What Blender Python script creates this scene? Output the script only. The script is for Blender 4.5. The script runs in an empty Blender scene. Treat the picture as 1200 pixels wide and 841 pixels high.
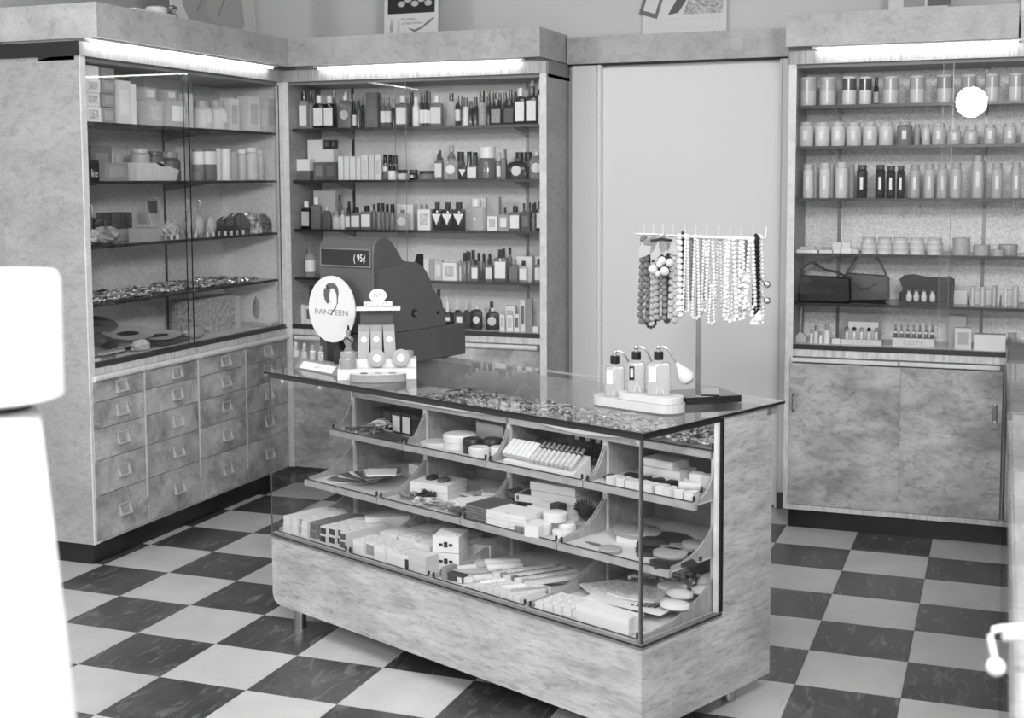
import bpy, math, random
import numpy as np
from mathutils import Vector, Matrix
random.seed(7)
PI = math.pi
scene = bpy.context.scene
COL = scene.collection

# ---------------------------------------------------------------- camera
F_PX = 1537.2136
PITCH, ROLL, YAW = .0848, -.0044, -.3638
CAM = np.array([2.9891, -3.8806, 1.5127])
SHX, SHY = -9.3123, -79.7834
_fw = np.array([math.cos(PITCH)*math.sin(YAW), math.cos(PITCH)*math.cos(YAW), -math.sin(PITCH)])
_rr = np.array([math.cos(YAW), -math.sin(YAW), 0]); _uu = np.cross(_rr, _fw)
_R = math.cos(ROLL)*_rr + math.sin(ROLL)*_uu
_U = -math.sin(ROLL)*_rr + math.cos(ROLL)*_uu
cd = bpy.data.cameras.new('camera'); cam = bpy.data.objects.new('camera', cd); COL.objects.link(cam)
cam.matrix_world = Matrix(((_R[0], _U[0], -_fw[0], CAM[0]), (_R[1], _U[1], -_fw[1], CAM[1]),
                           (_R[2], _U[2], -_fw[2], CAM[2]), (0, 0, 0, 1)))
cd.sensor_width = 36; cd.lens = 36*F_PX/1200
cd.shift_x = -SHX/1200; cd.shift_y = SHY/1200
cd.clip_start = .05
cd.dof.use_dof = True; cd.dof.focus_distance = 4.6; cd.dof.aperture_fstop = 4.6
scene.camera = cam

# ---------------------------------------------------------------- world, lights, exposure
w = bpy.data.worlds.new('world'); scene.world = w; w.use_nodes = True
w.node_tree.nodes['Background'].inputs[0].default_value = (1, 1, 1, 1)
w.node_tree.nodes['Background'].inputs[1].default_value = 1.12
scene.view_settings.view_transform = 'Standard'; scene.view_settings.look = 'None'
scene.view_settings.exposure = 0.0; scene.view_settings.gamma = 1
scene.view_settings.use_curve_mapping = False
scene.cycles.transparent_max_bounces = 40
scene.cycles.max_bounces = 8
scene.cycles.sample_clamp_indirect = 4

def flash(name, loc, power, r):
    l = bpy.data.lights.new(name, 'POINT'); l.energy = power; l.shadow_soft_size = r
    o = bpy.data.objects.new(name, l); COL.objects.link(o); o.location = loc
flash('flash_lamp', (2.72, -3.9, 2.12), 185, .12)
sl = bpy.data.lights.new('soft_fill_light', 'AREA'); sl.energy = 85; sl.shape = 'DISK'; sl.size = .5
so = bpy.data.objects.new('soft_fill_light', sl); COL.objects.link(so); so.location = (-1.4, -3.9, 2.72)
so.rotation_euler = (Vector((1.2, 1.2, 1.0))-so.location).to_track_quat('-Z', 'Y').to_euler()
s2 = bpy.data.lights.new('soft_fill_light', 'AREA'); s2.energy = 95; s2.shape = 'DISK'; s2.size = .6  # added fill aimed into the dim left cabinet, no such lamp known
s2o = bpy.data.objects.new('soft_fill_light', s2); COL.objects.link(s2o); s2o.location = (3.5, -2.9, 2.62)
s2o.rotation_euler = (Vector((-.5, 1.0, 1.25))-s2o.location).to_track_quat('-Z', 'Y').to_euler()
al = bpy.data.lights.new('overhead_fill_light', 'AREA'); al.energy = 40; al.shape = 'RECTANGLE'; al.size = 2.2; al.size_y = .5  # added overhead area light that lifts the back of the room
ao = bpy.data.objects.new('overhead_fill_light', al); COL.objects.link(ao); ao.location = (1.2, -1.2, 2.68)

# ---------------------------------------------------------------- rays of the measured camera -> world points
def ray(x, y): return _fw*F_PX + _R*(x-600-SHX) - _U*(y-420.5-SHY)
def aty(x, y, Y): d = ray(x, y); return CAM + d*(Y-CAM[1])/d[1]
def atx(x, y, X): d = ray(x, y); return CAM + d*(X-CAM[0])/d[0]
def atz(x, y, Z): d = ray(x, y); return CAM + d*(Z-CAM[2])/d[2]
# showcase counter frame: u along the front (left is negative), v into the counter
CA = -.4013
CU = np.array([math.cos(CA), math.sin(CA), 0]); CV = np.array([-CU[1], CU[0], 0]); CF = np.array([2.1484, -.691, 0])
def cw(u, v, z=0): return CF + CU*u + CV*v + np.array([0, 0, z])
def cpz(x, y, z):
    P = atz(x, y, z)-CF; return float(P@CU), float(P@CV)
def cpv(x, y, v):
    d = ray(x, y); t = (v-(CAM-CF)@CV)/(d@CV); P = CAM+d*t-CF
    return float(P@CU), float(P[2])

# ---------------------------------------------------------------- materials (the photograph is black and white)
MC = {}
def lin(s): return s/12.92 if s <= .04045 else ((s+.055)/1.055)**2.4
def newmat(name):
    m = bpy.data.materials.new(name); m.use_nodes = True
    nt = m.node_tree; b = nt.nodes['Principled BSDF']; return m, nt, b
def grey(v, rough=.55, metal=0.0, spec=.4):
    k = (round(v, 3), rough, metal, spec)
    if k not in MC:
        m, nt, b = newmat('grey_%03d' % int(v*1000)); c = lin(v)
        b.inputs['Base Color'].default_value = (c, c, c, 1); b.inputs['Roughness'].default_value = rough
        b.inputs['Metallic'].default_value = metal; b.inputs['Specular IOR Level'].default_value = spec
        MC[k] = m
    return MC[k]
def nd(nt, t, **kw):
    n = nt.nodes.new(t)
    for k, v in kw.items():
        if k in n.inputs: n.inputs[k].default_value = v
        else: setattr(n, k, v)
    return n
def coords(nt, scale=(1, 1, 1), rnd=0.0, kind='Object'):
    tc = nt.nodes.new('ShaderNodeTexCoord'); mp = nt.nodes.new('ShaderNodeMapping')
    mp.inputs['Scale'].default_value = scale
    if rnd:
        oi = nt.nodes.new('ShaderNodeObjectInfo'); mu = nd(nt, 'ShaderNodeMath', operation='MULTIPLY'); mu.inputs[1].default_value = rnd
        nt.links.new(oi.outputs['Random'], mu.inputs[0])
        ad = nd(nt, 'ShaderNodeVectorMath', operation='ADD')
        nt.links.new(tc.outputs[kind], ad.inputs[0]); nt.links.new(mu.outputs[0], ad.inputs[1])
        nt.links.new(ad.outputs[0], mp.inputs[0])
    else: nt.links.new(tc.outputs[kind], mp.inputs[0])
    return mp.outputs[0]
def ramp(nt, fac, stops):
    r = nt.nodes.new('ShaderNodeValToRGB'); e = r.color_ramp.elements
    while len(e) < len(stops): e.new(.5)
    for q, (p, v) in zip(e, stops): q.position = p; c = lin(v); q.color = (c, c, c, 1)
    nt.links.new(fac, r.inputs[0]); return r.outputs[0]
def noise(nt, vec, scale, detail=4, rough=.55, dist=0.0):
    n = nd(nt, 'ShaderNodeTexNoise'); n.inputs['Scale'].default_value = scale; n.inputs['Detail'].default_value = detail
    n.inputs['Roughness'].default_value = rough; n.inputs['Distortion'].default_value = dist
    nt.links.new(vec, n.inputs['Vector']); return n.outputs[0]
def mixc(nt, a, b, f, mode='MULTIPLY'):
    m = nt.nodes.new('ShaderNodeMixRGB'); m.blend_type = mode
    if isinstance(f, float): m.inputs[0].default_value = f
    else: nt.links.new(f, m.inputs[0])
    nt.links.new(a, m.inputs[1]); nt.links.new(b, m.inputs[2]); return m.outputs[0]
def burl(name, lo, hi, sc=(1, 1, 1), cloud=3.5, fig=16, rnd=9.0, rough=.42, seam=0, deep=.84):
    m, nt, b = newmat(name)
    v = coords(nt, sc, rnd)
    a = ramp(nt, noise(nt, v, cloud, 5, .6, .5), [(.34, lo), (.66, hi)])
    c = ramp(nt, noise(nt, v, fig, 4, .6, .7), [(.28, deep), (.5, .97), (.72, 1.0)])
    o = mixc(nt, a, c, .8)
    f = ramp(nt, noise(nt, v, 90, 2), [(.3, .93), (.7, 1.0)])
    o = mixc(nt, o, f, 1.0)
    if seam:   # veneer sheets side by side along the local x axis
        s = coords(nt, (1/seam, 1/seam, 0), 0)
        sp = nt.nodes.new('ShaderNodeSeparateXYZ'); nt.links.new(s, sp.inputs[0])
        ad = nd(nt, 'ShaderNodeMath', operation='ADD'); nt.links.new(sp.outputs[0], ad.inputs[0]); nt.links.new(sp.outputs[1], ad.inputs[1])
        fl = nd(nt, 'ShaderNodeMath', operation='FLOOR'); nt.links.new(ad.outputs[0], fl.inputs[0])
        wn = nt.nodes.new('ShaderNodeTexWhiteNoise'); wn.noise_dimensions = '1D'; nt.links.new(fl.outputs[0], wn.inputs['W'])
        sv = ramp(nt, wn.outputs[0], [(0, .95), (1, 1.0)]); o = mixc(nt, o, sv, 1.0)
    nt.links.new(o, b.inputs['Base Color']); b.inputs['Roughness'].default_value = rough
    b.inputs['Specular IOR Level'].default_value = .35
    return m
def streak(name, lo, hi, sc, rough=.4):
    m, nt, b = newmat(name); v = coords(nt, sc, 5.0)
    o = ramp(nt, noise(nt, v, 4, 5, .6, .4), [(.3, lo), (.7, hi)])
    nt.links.new(o, b.inputs['Base Color']); b.inputs['Roughness'].default_value = rough; return m
M_BURL = burl('burl_veneer', .66, .75)
M_DRAWER = burl('clouded_burl_veneer', .52, .79, cloud=6, fig=26, deep=.8)
M_DOOR = burl('wide_burl_veneer', .56, .78, sc=(1, 1, 1.7), cloud=5, fig=26, rough=.4, deep=.74)
M_RIPPLE = burl('rippled_maple_veneer', .63, .78, sc=(1.0, 1.0, 4.6), cloud=4, fig=21, seam=.13, rnd=0, deep=.74)
M_SIDE = burl('side_veneer', .60, .67, sc=(1, 1, 1.8), cloud=3, fig=24)
M_VAL = streak('striped_valance_veneer', .52, .72, (30, 30, 1))
M_LEDGE = streak('striped_ledge_veneer', .66, .84, (14, 14, 3))
M_TRIM = streak('pale_wood_edging', .76, .85, (6, 6, 6))
M_TRAY = streak('tray_wood', .52, .63, (5, 20, 5))
M_GRAIN = streak('horizontal_grain_wood', .62, .78, (2, 1.2, 26))
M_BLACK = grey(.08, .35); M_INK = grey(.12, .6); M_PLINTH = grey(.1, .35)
M_CHROME = grey(.86, .14, 1.0); M_STEEL = grey(.72, .28, 1.0)
M_WHITE = grey(.89, .5); M_PAPER = grey(.87, .7)
def tilemat(name, lo, hi, r):
    m, nt, b = newmat(name); v = coords(nt, (1, 1, 1), 40.0)
    o = ramp(nt, noise(nt, v, 5, 6, .6, .6), [(.3, lo), (.72, hi)])
    v2 = coords(nt, (9, 2.2, 1), 60.0)
    if lo < .4: s = ramp(nt, noise(nt, v2, 3.2, 6, .7, .8), [(.54, 0.0), (.70, .34)]); o = mixc(nt, o, s, 1.0, 'ADD')
    else: s = ramp(nt, noise(nt, v2, 3.0, 6, .7, .8), [(.26, .8), (.36, 1.0)]); o = mixc(nt, o, s, 1.0)
    nt.links.new(o, b.inputs['Base Color']); b.inputs['Roughness'].default_value = r; return m
M_TL = tilemat('pale_marbled_tile', .67, .74, .3); M_TD = tilemat('dark_marbled_tile', .19, .30, .26)
def paper(name, lo, hi, sc=120):
    m, nt, b = newmat(name); v = coords(nt, (1, 1, 1))
    o = ramp(nt, noise(nt, v, sc, 2, .8), [(.36, lo), (.64, hi)])
    nt.links.new(o, b.inputs['Base Color']); b.inputs['Roughness'].default_value = .8; return m
M_BACK = paper('speckled_lining_paper', .82, .95)
M_BACKM = paper('plain_lining_paper', .88, .93, 60)
M_BACKR = paper('coarse_speckled_lining', .83, .99, 100)
M_FROST = paper('mottled_leather', .12, .5, 60)
M_PATT = paper('patterned_print', .2, .85, 45)
M_PRINT = paper('small_print', .45, .97, 260)
M_WRAP = paper('crinkled_wrap', .5, .78, 60)
def glassmat(name, tint=.99, gl=.8, ior=1.45):
    m, nt, b = newmat(name); nt.nodes.remove(b); out = nt.nodes['Material Output']
    t = nd(nt, 'ShaderNodeBsdfTransparent'); t.inputs[0].default_value = (tint, tint, tint, 1)
    g = nd(nt, 'ShaderNodeBsdfGlossy'); g.inputs['Roughness'].default_value = 0.0; g.inputs[0].default_value = (gl, gl, gl, 1)
    f = nt.nodes.new('ShaderNodeFresnel'); f.inputs[0].default_value = ior
    x = nt.nodes.new('ShaderNodeMixShader')
    ge = nt.nodes.new('ShaderNodeNewGeometry'); iv = nd(nt, 'ShaderNodeMath', operation='SUBTRACT'); iv.inputs[0].default_value = 1
    nt.links.new(ge.outputs['Backfacing'], iv.inputs[1]); mu = nd(nt, 'ShaderNodeMath', operation='MULTIPLY')
    nt.links.new(f.outputs[0], mu.inputs[0]); nt.links.new(iv.outputs[0], mu.inputs[1])   # the pane reflects at the face the light meets first
    nt.links.new(mu.outputs[0], x.inputs[0]); nt.links.new(t.outputs[0], x.inputs[1]); nt.links.new(g.outputs[0], x.inputs[2])
    nt.links.new(x.outputs[0], out.inputs[0]); return m
M_GLASS = glassmat('clear_plate_glass'); M_TOPGLASS = glassmat('thick_top_glass', .95, .9, 1.5)
def bottleglass(name, v, f):
    m, nt, b = newmat(name); out = nt.nodes['Material Output']; c = lin(v)
    b.inputs['Base Color'].default_value = (c, c, c, 1); b.inputs['Roughness'].default_value = .08; b.inputs['Specular IOR Level'].default_value = .6
    t = nd(nt, 'ShaderNodeBsdfTransparent'); x = nt.nodes.new('ShaderNodeMixShader'); x.inputs[0].default_value = f
    nt.links.new(t.outputs[0], x.inputs[1]); nt.links.new(b.outputs[0], x.inputs[2]); nt.links.new(x.outputs[0], out.inputs[0]); return m
M_BG = bottleglass('bottle_glass', .5, .72); M_BG2 = bottleglass('tinted_bottle_glass', .42, .75)
M_ATOM = bottleglass('perfume_glass', .7, .5); M_CLEAR = bottleglass('clear_bottle_glass', .8, .3); M_SHELF = bottleglass('dark_shelf_glass', .25, .8)
def lamp(name, s):
    m, nt, b = newmat(name); b.inputs['Base Color'].default_value = (1, 1, 1, 1)
    b.inputs['Emission Color'].default_value = (1, 1, 1, 1); b.inputs['Emission Strength'].default_value = s; return m
M_TUBE = lamp('fluorescent_tube_glow', 22.0)

# ---------------------------------------------------------------- mesh helpers
class B:
    def __init__(s): s.v = []; s.f = []
    def add(s, v, f, M=None):
        n = len(s.v)
        if M is not None: v = [tuple(M @ Vector(p)) for p in v]
        s.v += [tuple(p) for p in v]; s.f += [tuple(i+n for i in q) for q in f]; return s
    def box(s, x0, x1, y0, y1, z0, z1, M=None):
        v = [(x0, y0, z0), (x1, y0, z0), (x1, y1, z0), (x0, y1, z0), (x0, y0, z1), (x1, y0, z1), (x1, y1, z1), (x0, y1, z1)]
        return s.add(v, [(0, 3, 2, 1), (4, 5, 6, 7), (0, 1, 5, 4), (1, 2, 6, 5), (2, 3, 7, 6), (3, 0, 4, 7)], M)
    def loft(s, prof, rect=False, n=16, M=None, r=.3):
        """prof: (z, half x, half y); closed with caps."""
        cs = []
        if rect:
            for cx, cy, a0 in ((1, 1, 0), (-1, 1, 90), (-1, -1, 180), (1, -1, 270)):
                for a in (0, 45, 90):
                    t = math.radians(a0+a); cs.append((cx, cy, math.cos(t), math.sin(t)))
        else:
            for i in range(n): t = 2*PI*i/n; cs.append((0, 0, math.cos(t), math.sin(t)))
        k = len(cs); v = []
        for z, a, b in prof:
            q = min(a, b)*r
            for cx, cy, c, d in cs:
                if rect: v.append((cx*(a-q)+c*q, cy*(b-q)+d*q, z))
                else: v.append((c*a, d*b, z))
        f = [(i*k+j, i*k+(j+1) % k, (i+1)*k+(j+1) % k, (i+1)*k+j) for i in range(len(prof)-1) for j in range(k)]
        f.append(tuple(range(k-1, -1, -1))); f.append(tuple((len(prof)-1)*k+j for j in range(k)))
        return s.add(v, f, M)
    def cyl(s, r, z0, z1, n=16, M=None): return s.loft([(z0, r, r), (z1, r, r)], n=n, M=M)
    def tube(s, pts, r, n=8, closed=False):
        P = [Vector(p) for p in pts]; m = len(P); rings = []
        for i, p in enumerate(P):
            if closed: t = P[(i+1) % m]-P[i-1]
            else: t = P[min(i+1, m-1)]-P[max(i-1, 0)]
            t.normalize(); a = Vector((0, 0, 1)) if abs(t.z) < .9 else Vector((1, 0, 0))
            x = t.cross(a).normalized(); y = t.cross(x)
            rr = r[i] if isinstance(r, (list, tuple)) else r
            rings.append([p+x*rr*math.cos(2*PI*j/n)+y*rr*math.sin(2*PI*j/n) for j in range(n)])
        v = [q for g in rings for q in g]
        f = [(i*n+j, i*n+(j+1) % n, ((i+1) % m)*n+(j+1) % n, ((i+1) % m)*n+j) for i in range(m if closed else m-1) for j in range(n)]
        if not closed: f += [tuple(range(n-1, -1, -1)), tuple((m-1)*n+j for j in range(n))]
        return s.add(v, f)
    def prism(s, pts, t0, t1, axis='y', M=None):
        """outline pts (a,b) extruded along axis; axis y: a=x b=z, x: a=y b=z, z: a=x b=y."""
        g = {'y': lambda a, b, t: (a, t, b), 'x': lambda a, b, t: (t, a, b), 'z': lambda a, b, t: (a, b, t)}[axis]
        n = len(pts); v = [g(a, b, t0) for a, b in pts]+[g(a, b, t1) for a, b in pts]
        f = [tuple(range(n)), tuple(range(2*n-1, n-1, -1))]+[(i, n+i, n+(i+1) % n, (i+1) % n) for i in range(n)]
        return s.add(v, f, M)
    def ball(s, c, r, n=6, m=4, sq=(1, 1, 1)):
        v = [(c[0], c[1], c[2]+r*sq[2])]
        for i in range(1, m):
            t = PI*i/m
            for j in range(n):
                a = 2*PI*(j+.5*(i % 2))/n; v.append((c[0]+r*sq[0]*math.sin(t)*math.cos(a), c[1]+r*sq[1]*math.sin(t)*math.sin(a), c[2]+r*sq[2]*math.cos(t)))
        v.append((c[0], c[1], c[2]-r*sq[2])); L = len(v)-1
        f = [(0, 1+j, 1+(j+1) % n) for j in range(n)]
        for i in range(m-2): f += [(1+i*n+j, 1+(i+1)*n+j, 1+(i+1)*n+(j+1) % n, 1+i*n+(j+1) % n) for j in range(n)]
        f += [(L, L-n+(j+1) % n, L-n+j) for j in range(n)]
        return s.add(v, f)
    def mesh(s, name, mat, smooth=False, bev=0):
        me = bpy.data.meshes.new(name); me.from_pydata(s.v, [], s.f); me.materials.append(mat)
        import bmesh
        bm = bmesh.new(); bm.from_mesh(me); bmesh.ops.recalc_face_normals(bm, faces=bm.faces[:])
        if bev: bmesh.ops.bevel(bm, geom=bm.edges[:], offset=bev, segments=1, affect='EDGES', profile=.5)
        bm.to_mesh(me); bm.free()
        if smooth:
            me.polygons.foreach_set('use_smooth', [True]*len(me.polygons))
            try: me.set_sharp_from_angle(angle=math.radians(38))
            except Exception: pass
        return me
def put(name, geo, mat=None, parent=None, loc=(0, 0, 0), rot=(0, 0, 0), smooth=False, bev=0, kind=None, label=None):
    me = geo.mesh(name, mat, smooth, bev) if isinstance(geo, B) else geo
    o = bpy.data.objects.new(name, me); COL.objects.link(o)
    if parent is not None: o.parent = parent
    o.location = loc; o.rotation_euler = rot
    if kind: o['kind'] = kind
    if label: o['label'] = label
    return o
def empty(name, loc=(0, 0, 0), rz=0.0, rot=None):
    o = bpy.data.objects.new(name, None); COL.objects.link(o); o.location = loc
    o.rotation_euler = rot if rot else (0, 0, rz); o.empty_display_size = .05; return o
def tag(o, label, cat, group=None, kind=None):
    o['label'] = label; o['category'] = cat
    if group: o['group'] = group
    if kind: o['kind'] = kind
    return o
TXT = {}
def text(s, size, mat, parent, loc, rot=(PI/2, 0, 0), name='lettering', ext=.0004, sx=1.0, align='CENTER', shear=0):
    k = (s, round(size, 4), mat.name, ext, align, shear)
    if k not in TXT:
        c = bpy.data.curves.new('t', 'FONT'); c.body = s; c.size = size; c.extrude = ext; c.align_x = align; c.align_y = 'CENTER'; c.resolution_u = 2; c.shear = shear
        o = bpy.data.objects.new('t', c); COL.objects.link(o); bpy.context.view_layer.update()
        me = bpy.data.meshes.new_from_object(o); bpy.data.objects.remove(o); me.materials.clear(); me.materials.append(mat); me.name = 'lettering'; TXT[k] = me
    o = put(name, TXT[k], parent=parent, loc=loc, rot=rot); o.scale = (sx, 1, 1); return o
MESH = {}
def cached(key, fn):
    if key not in MESH: MESH[key] = fn()
    return MESH[key]
ORD = ['', 'first', 'second', 'third', 'fourth', 'fifth', 'sixth', 'seventh', 'eighth', 'ninth', 'tenth', 'eleventh', 'twelfth',
       'thirteenth', 'fourteenth', 'fifteenth', 'sixteenth', 'seventeenth', 'eighteenth', 'nineteenth', 'twentieth']
def ordn(n):
    if n <= 20: return ORD[n]
    return ('twenty-' if n < 30 else 'thirty-' if n < 40 else 'forty-' if n < 50 else 'fifty-')+ORD[n % 10] if n % 10 else {30: 'thirtieth', 40: 'fortieth', 50: 'fiftieth'}[n]

# ================================================================ ROOM
def floor():
    f = put('floor', B().box(-4.3, 4.6, -5.2, 2.2, -.03, -.0035), grey(.12), kind='structure')
    t = .305; g = .0006
    ml = B().box(g, t-g, g, t-g, -.0034, 0).mesh('tile', M_TL); md = B().box(g, t-g, g, t-g, -.0034, 0).mesh('tile', M_TD)
    out = [B(), B()]
    for i in range(-14, 15):
        for j in range(-17, 7):
            d = (i+j) % 2
            if -4 <= i <= 11 and -10 <= j <= 6: put('tile', md if d else ml, parent=f, loc=(i*t, j*t, 0))
            else: out[d].box(i*t+g, i*t+t-g, j*t+g, j*t+t-g, -.0034, 0)
    for d in (0, 1): put('distant_tiles', out[d], (M_TL, M_TD)[d], f, kind='stuff')
floor()
M_WALL = grey(.76, .8); M_WALLR = grey(.78, .8)
put('wall_back', B().box(-.99, 4.4, 2.15, 2.25, 0, 2.75), M_WALL, kind='structure')
put('wall_left', B().box(-1.09, -.99, .5, 2.25, 0, 2.75), M_WALL, kind='structure')
put('wall_front_left', B().box(-4.3, -.99, .5, .6, 0, 2.75), M_WALLR, kind='structure')
put('wall_right', B().box(4.4, 4.5, -5.2, 2.25, 0, 2.75), M_WALLR, kind='structure')
put('ceiling', B().box(-4.3, 4.5, -5.2, 2.25, 2.75, 2.8), grey(.85, .8), kind='structure')
put('trim_1', B().box(3.035, 3.5, 1.95, 2.149, 2.05, 2.749), grey(.93, .8), kind='structure')

# door between the wall cabinets
def doorway():
    Y = 2.12
    d = empty('door_1', (1.06, Y, 0)); d['kind'] = 'structure'
    L = lambda x: x-1.06
    x0 = aty(706, 200, Y)[0]; x1 = aty(913, 200, Y)[0]; xj = aty(700, 200, Y)[0]
    put('door_panel', B().box(L(x0), L(x1), 0.0, .025, .01, 2.03), grey(.84, .3), d)
    put('door_frame', B().box(0, L(xj), -.015, .025, 0, 2.045).box(L(x1)+.012, L(2.123), -.015, .025, 0, 2.045), grey(.83, .4), d)
    put('moulding', B().loft([(0, .014, .018), (2.045, .014, .018)], n=12, M=Matrix.Translation((L(xj)+.012, -.006, 0))), grey(.86, .35), d, smooth=True)
    put('moulding', B().box(L(x1), L(x1)+.012, -.02, .02, 0, 2.045), grey(.84, .35), d, bev=.003)
    put('plinth_block', B().box(L(x1)+.012, L(2.123), -.02, -.0151, 0, .075), grey(.3), d)
    put('lintel_board', B().box(-.02, L(2.123), -.035, .025, 2.052, 2.178), M_BURL, d)
    put('shadow_gap', B().box(-.02, L(2.123), -.02, .025, 2.045, 2.052), M_INK, d)
doorway()

# ================================================================ WALL CABINETS
# local frame of every cabinet: x along the face, y into the cabinet, z up
def cabinet(origin, rz, length, depth, label, back, shelves, doors, pil, corn=(0, None), tube=None, left_side=True, right_side=True, top=2.19):
    r = empty('wall_cabinet', origin, rz); tag(r, label, 'cabinet')
    t = .03; D = depth; Ln = length
    put('back_panel', B().box(.031 if left_side else 0, Ln, D-.012, D, .79, 1.99), back, r)
    if left_side: put('side_panel', B().box(0, t, .001, D-.012, .085, 1.99), M_SIDE, r)
    if right_side: put('side_panel', B().box(Ln-t, Ln, .001, D-.012, .085, 1.99), M_SIDE, r)
    if left_side: put('edge_strip', B().box(0, t+.002, -.004, .001, .085, 1.99), M_TRIM, r)
    if right_side: put('edge_strip', B().box(Ln-t-.002, Ln, -.004, .001, .085, 1.99), M_TRIM, r)
    put('roof_panel', B().box(.0, Ln, .022, D, 1.975, 2.05), grey(.5), r)
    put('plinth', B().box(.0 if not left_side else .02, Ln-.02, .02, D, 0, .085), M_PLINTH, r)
    put('body', B().box(t, Ln-t, .012, D-.012, .085, .79), grey(.5), r)
    put('showcase_floor', B().box(t, Ln-t, .0, D-.012, .79, .80), grey(.86, .3), r)
    # valance with rounded ends under an overhanging cornice
    c0, c1 = corn[0], corn[1] if corn[1] else Ln
    put('valance', B().loft([(1.99, (Ln+.01)/2, .022), (2.045, (Ln+.01)/2, .022)], rect=True, r=.95, M=Matrix.Translation((Ln/2, .012, 0))), M_VAL, r, smooth=True)
    put('cornice', B().box(c0, c1, -.078, D-.02, 2.058, top), M_BURL, r)
    put('cornice_base', B().box(c0+.004, c1-.004, -.02, D-.02, 2.0455, 2.058), grey(.4), r)
    if tube:
        f = put('lamp_fitting', B().box(tube[0]-.02, tube[1]+.02, -.05, -.022, 2.0505, 2.0575), grey(.85), r)
        put('fluorescent_tube', B().loft([(0, .0065, .0065), (tube[1]-tube[0], .0065, .0065)], n=10, M=Matrix.Translation((tube[0], -.036, 2.0495)) @ Matrix.Rotation(PI/2, 4, 'Y')), M_TUBE, f, smooth=True)
    # ledge below the glass
    put('glass_track', B().box(t, Ln-t, -.003, .02, .782, .802), grey(.2, .3), r)
    put('ledge_board', B().box(t, Ln-t, .0, .012, .752, .782), M_LEDGE, r)
    for z in shelves:
        s = put('shelf', B().box(t+.002, Ln-t-.055 if rz else Ln-t-.002, .035, D-.014, z-.008, z), M_SHELF, r)
        put('shelf_edge', B().box(t+.002, Ln-t-.055 if rz else Ln-t-.002, .029, .035, z-.012, z), grey(.13, .3), s)
        for x in pil:
            put('bracket', B().prism([(.12, z-.009), (D-.014, z-.009), (D-.014, z-.05), (.12, z-.013)], x-.002, x+.002, 'x'), M_STEEL, s)
    for x in pil: put('slotted_upright', B().box(x-.007, x+.007, D-.017, D-.0125, .80, 1.975), grey(.42, .35, .8), r)
    for k, (a, b) in enumerate(doors):
        g = put('glass_door', B().box(a, b, .004+.010*k, .007+.010*k, .802, 1.975), M_GLASS, r)
        for e in (a, b):
            put('glass_edge', B().box(e-(.0028 if rz else .0008), e+.0008, .0035+.010*k, .0075+.010*k, .802, 1.975), grey(.08 if rz else .5, .2), g)
    return r

SH_M = [1.765, 1.513, 1.273, 1.033]
SH_R = [1.819, 1.647, 1.427, 1.192, .98]
SH_L = [1.745, 1.513, 1.258, 1.028]
X0M = -.325; Y0 = 1.79
cabL = cabinet((-.325, .275, 0), PI/2, 1.515+.06, .40, 'long left wall cabinet with glass doors above twenty burl drawers', M_BACK, SH_L, [(.03, .725), (.70, 1.50)], [.25, 1.07], corn=(0.012, 1.44), tube=(.03, 1.36), right_side=False)
cabM = cabinet((-.325, 1.79, 0), 0, 1.365, .34, 'middle wall cabinet of perfume bottles behind the cash register', M_BACKM, SH_M, [(.03, .66), (.60, 1.335)], [.215, 1.155], corn=(.08, 1.36), tube=(.22, 1.25))
cabR = cabinet((2.125, 1.79, 0), 0, 1.30, .34, 'right wall cabinet with jars and handbags over two sliding doors', M_BACKR, SH_R, [(.03, .66), (.62, 1.27)], [.18, .785], corn=(-.004, .90), tube=(.12, .9))
put('side_panel', B().box(0, .03, .3885, .63, .085, 1.99), M_SIDE, cabL)
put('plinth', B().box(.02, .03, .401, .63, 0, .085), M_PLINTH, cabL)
put('cornice', B().box(.012, .42, .3805, .63, 2.058, 2.19), M_BURL, cabL)
put('corner_post', B().box(1.50, 1.53, -.004, .03, .79, 1.99), M_TRIM, cabL)
put('end_wall_panel', B().box(1.56, 1.575, .001, .388, .79, 1.99), M_BACKM, cabL)
put('dark_valance_return', B().box(-.0125, -.0055, -.008, .63, 1.9905, 2.0455), grey(.05, .4), cabL)

def glass_pull(c, lx, z):
    put('glass_pull', B().tube([(lx-.006, -.001, z+.03), (lx-.008, -.006, z+.02), (lx-.008, -.006, z-.02), (lx, -.007, z-.028), (lx+.008, -.006, z-.02), (lx+.008, -.006, z+.02), (lx+.006, -.001, z+.03)], .0014, 6), M_CHROME, c, smooth=True)
for px, py in ((948, 246), (1059, 246), (1077, 246), (1190, 244)): P = aty(px, py, 1.79); glass_pull(cabR, float(P[0])-2.125, float(P[2]))
for px, py in ((105, 248), (218, 242), (232, 242)): P = atx(px, py, -.325); glass_pull(cabL, float(P[1])-.275, float(P[2]))
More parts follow.
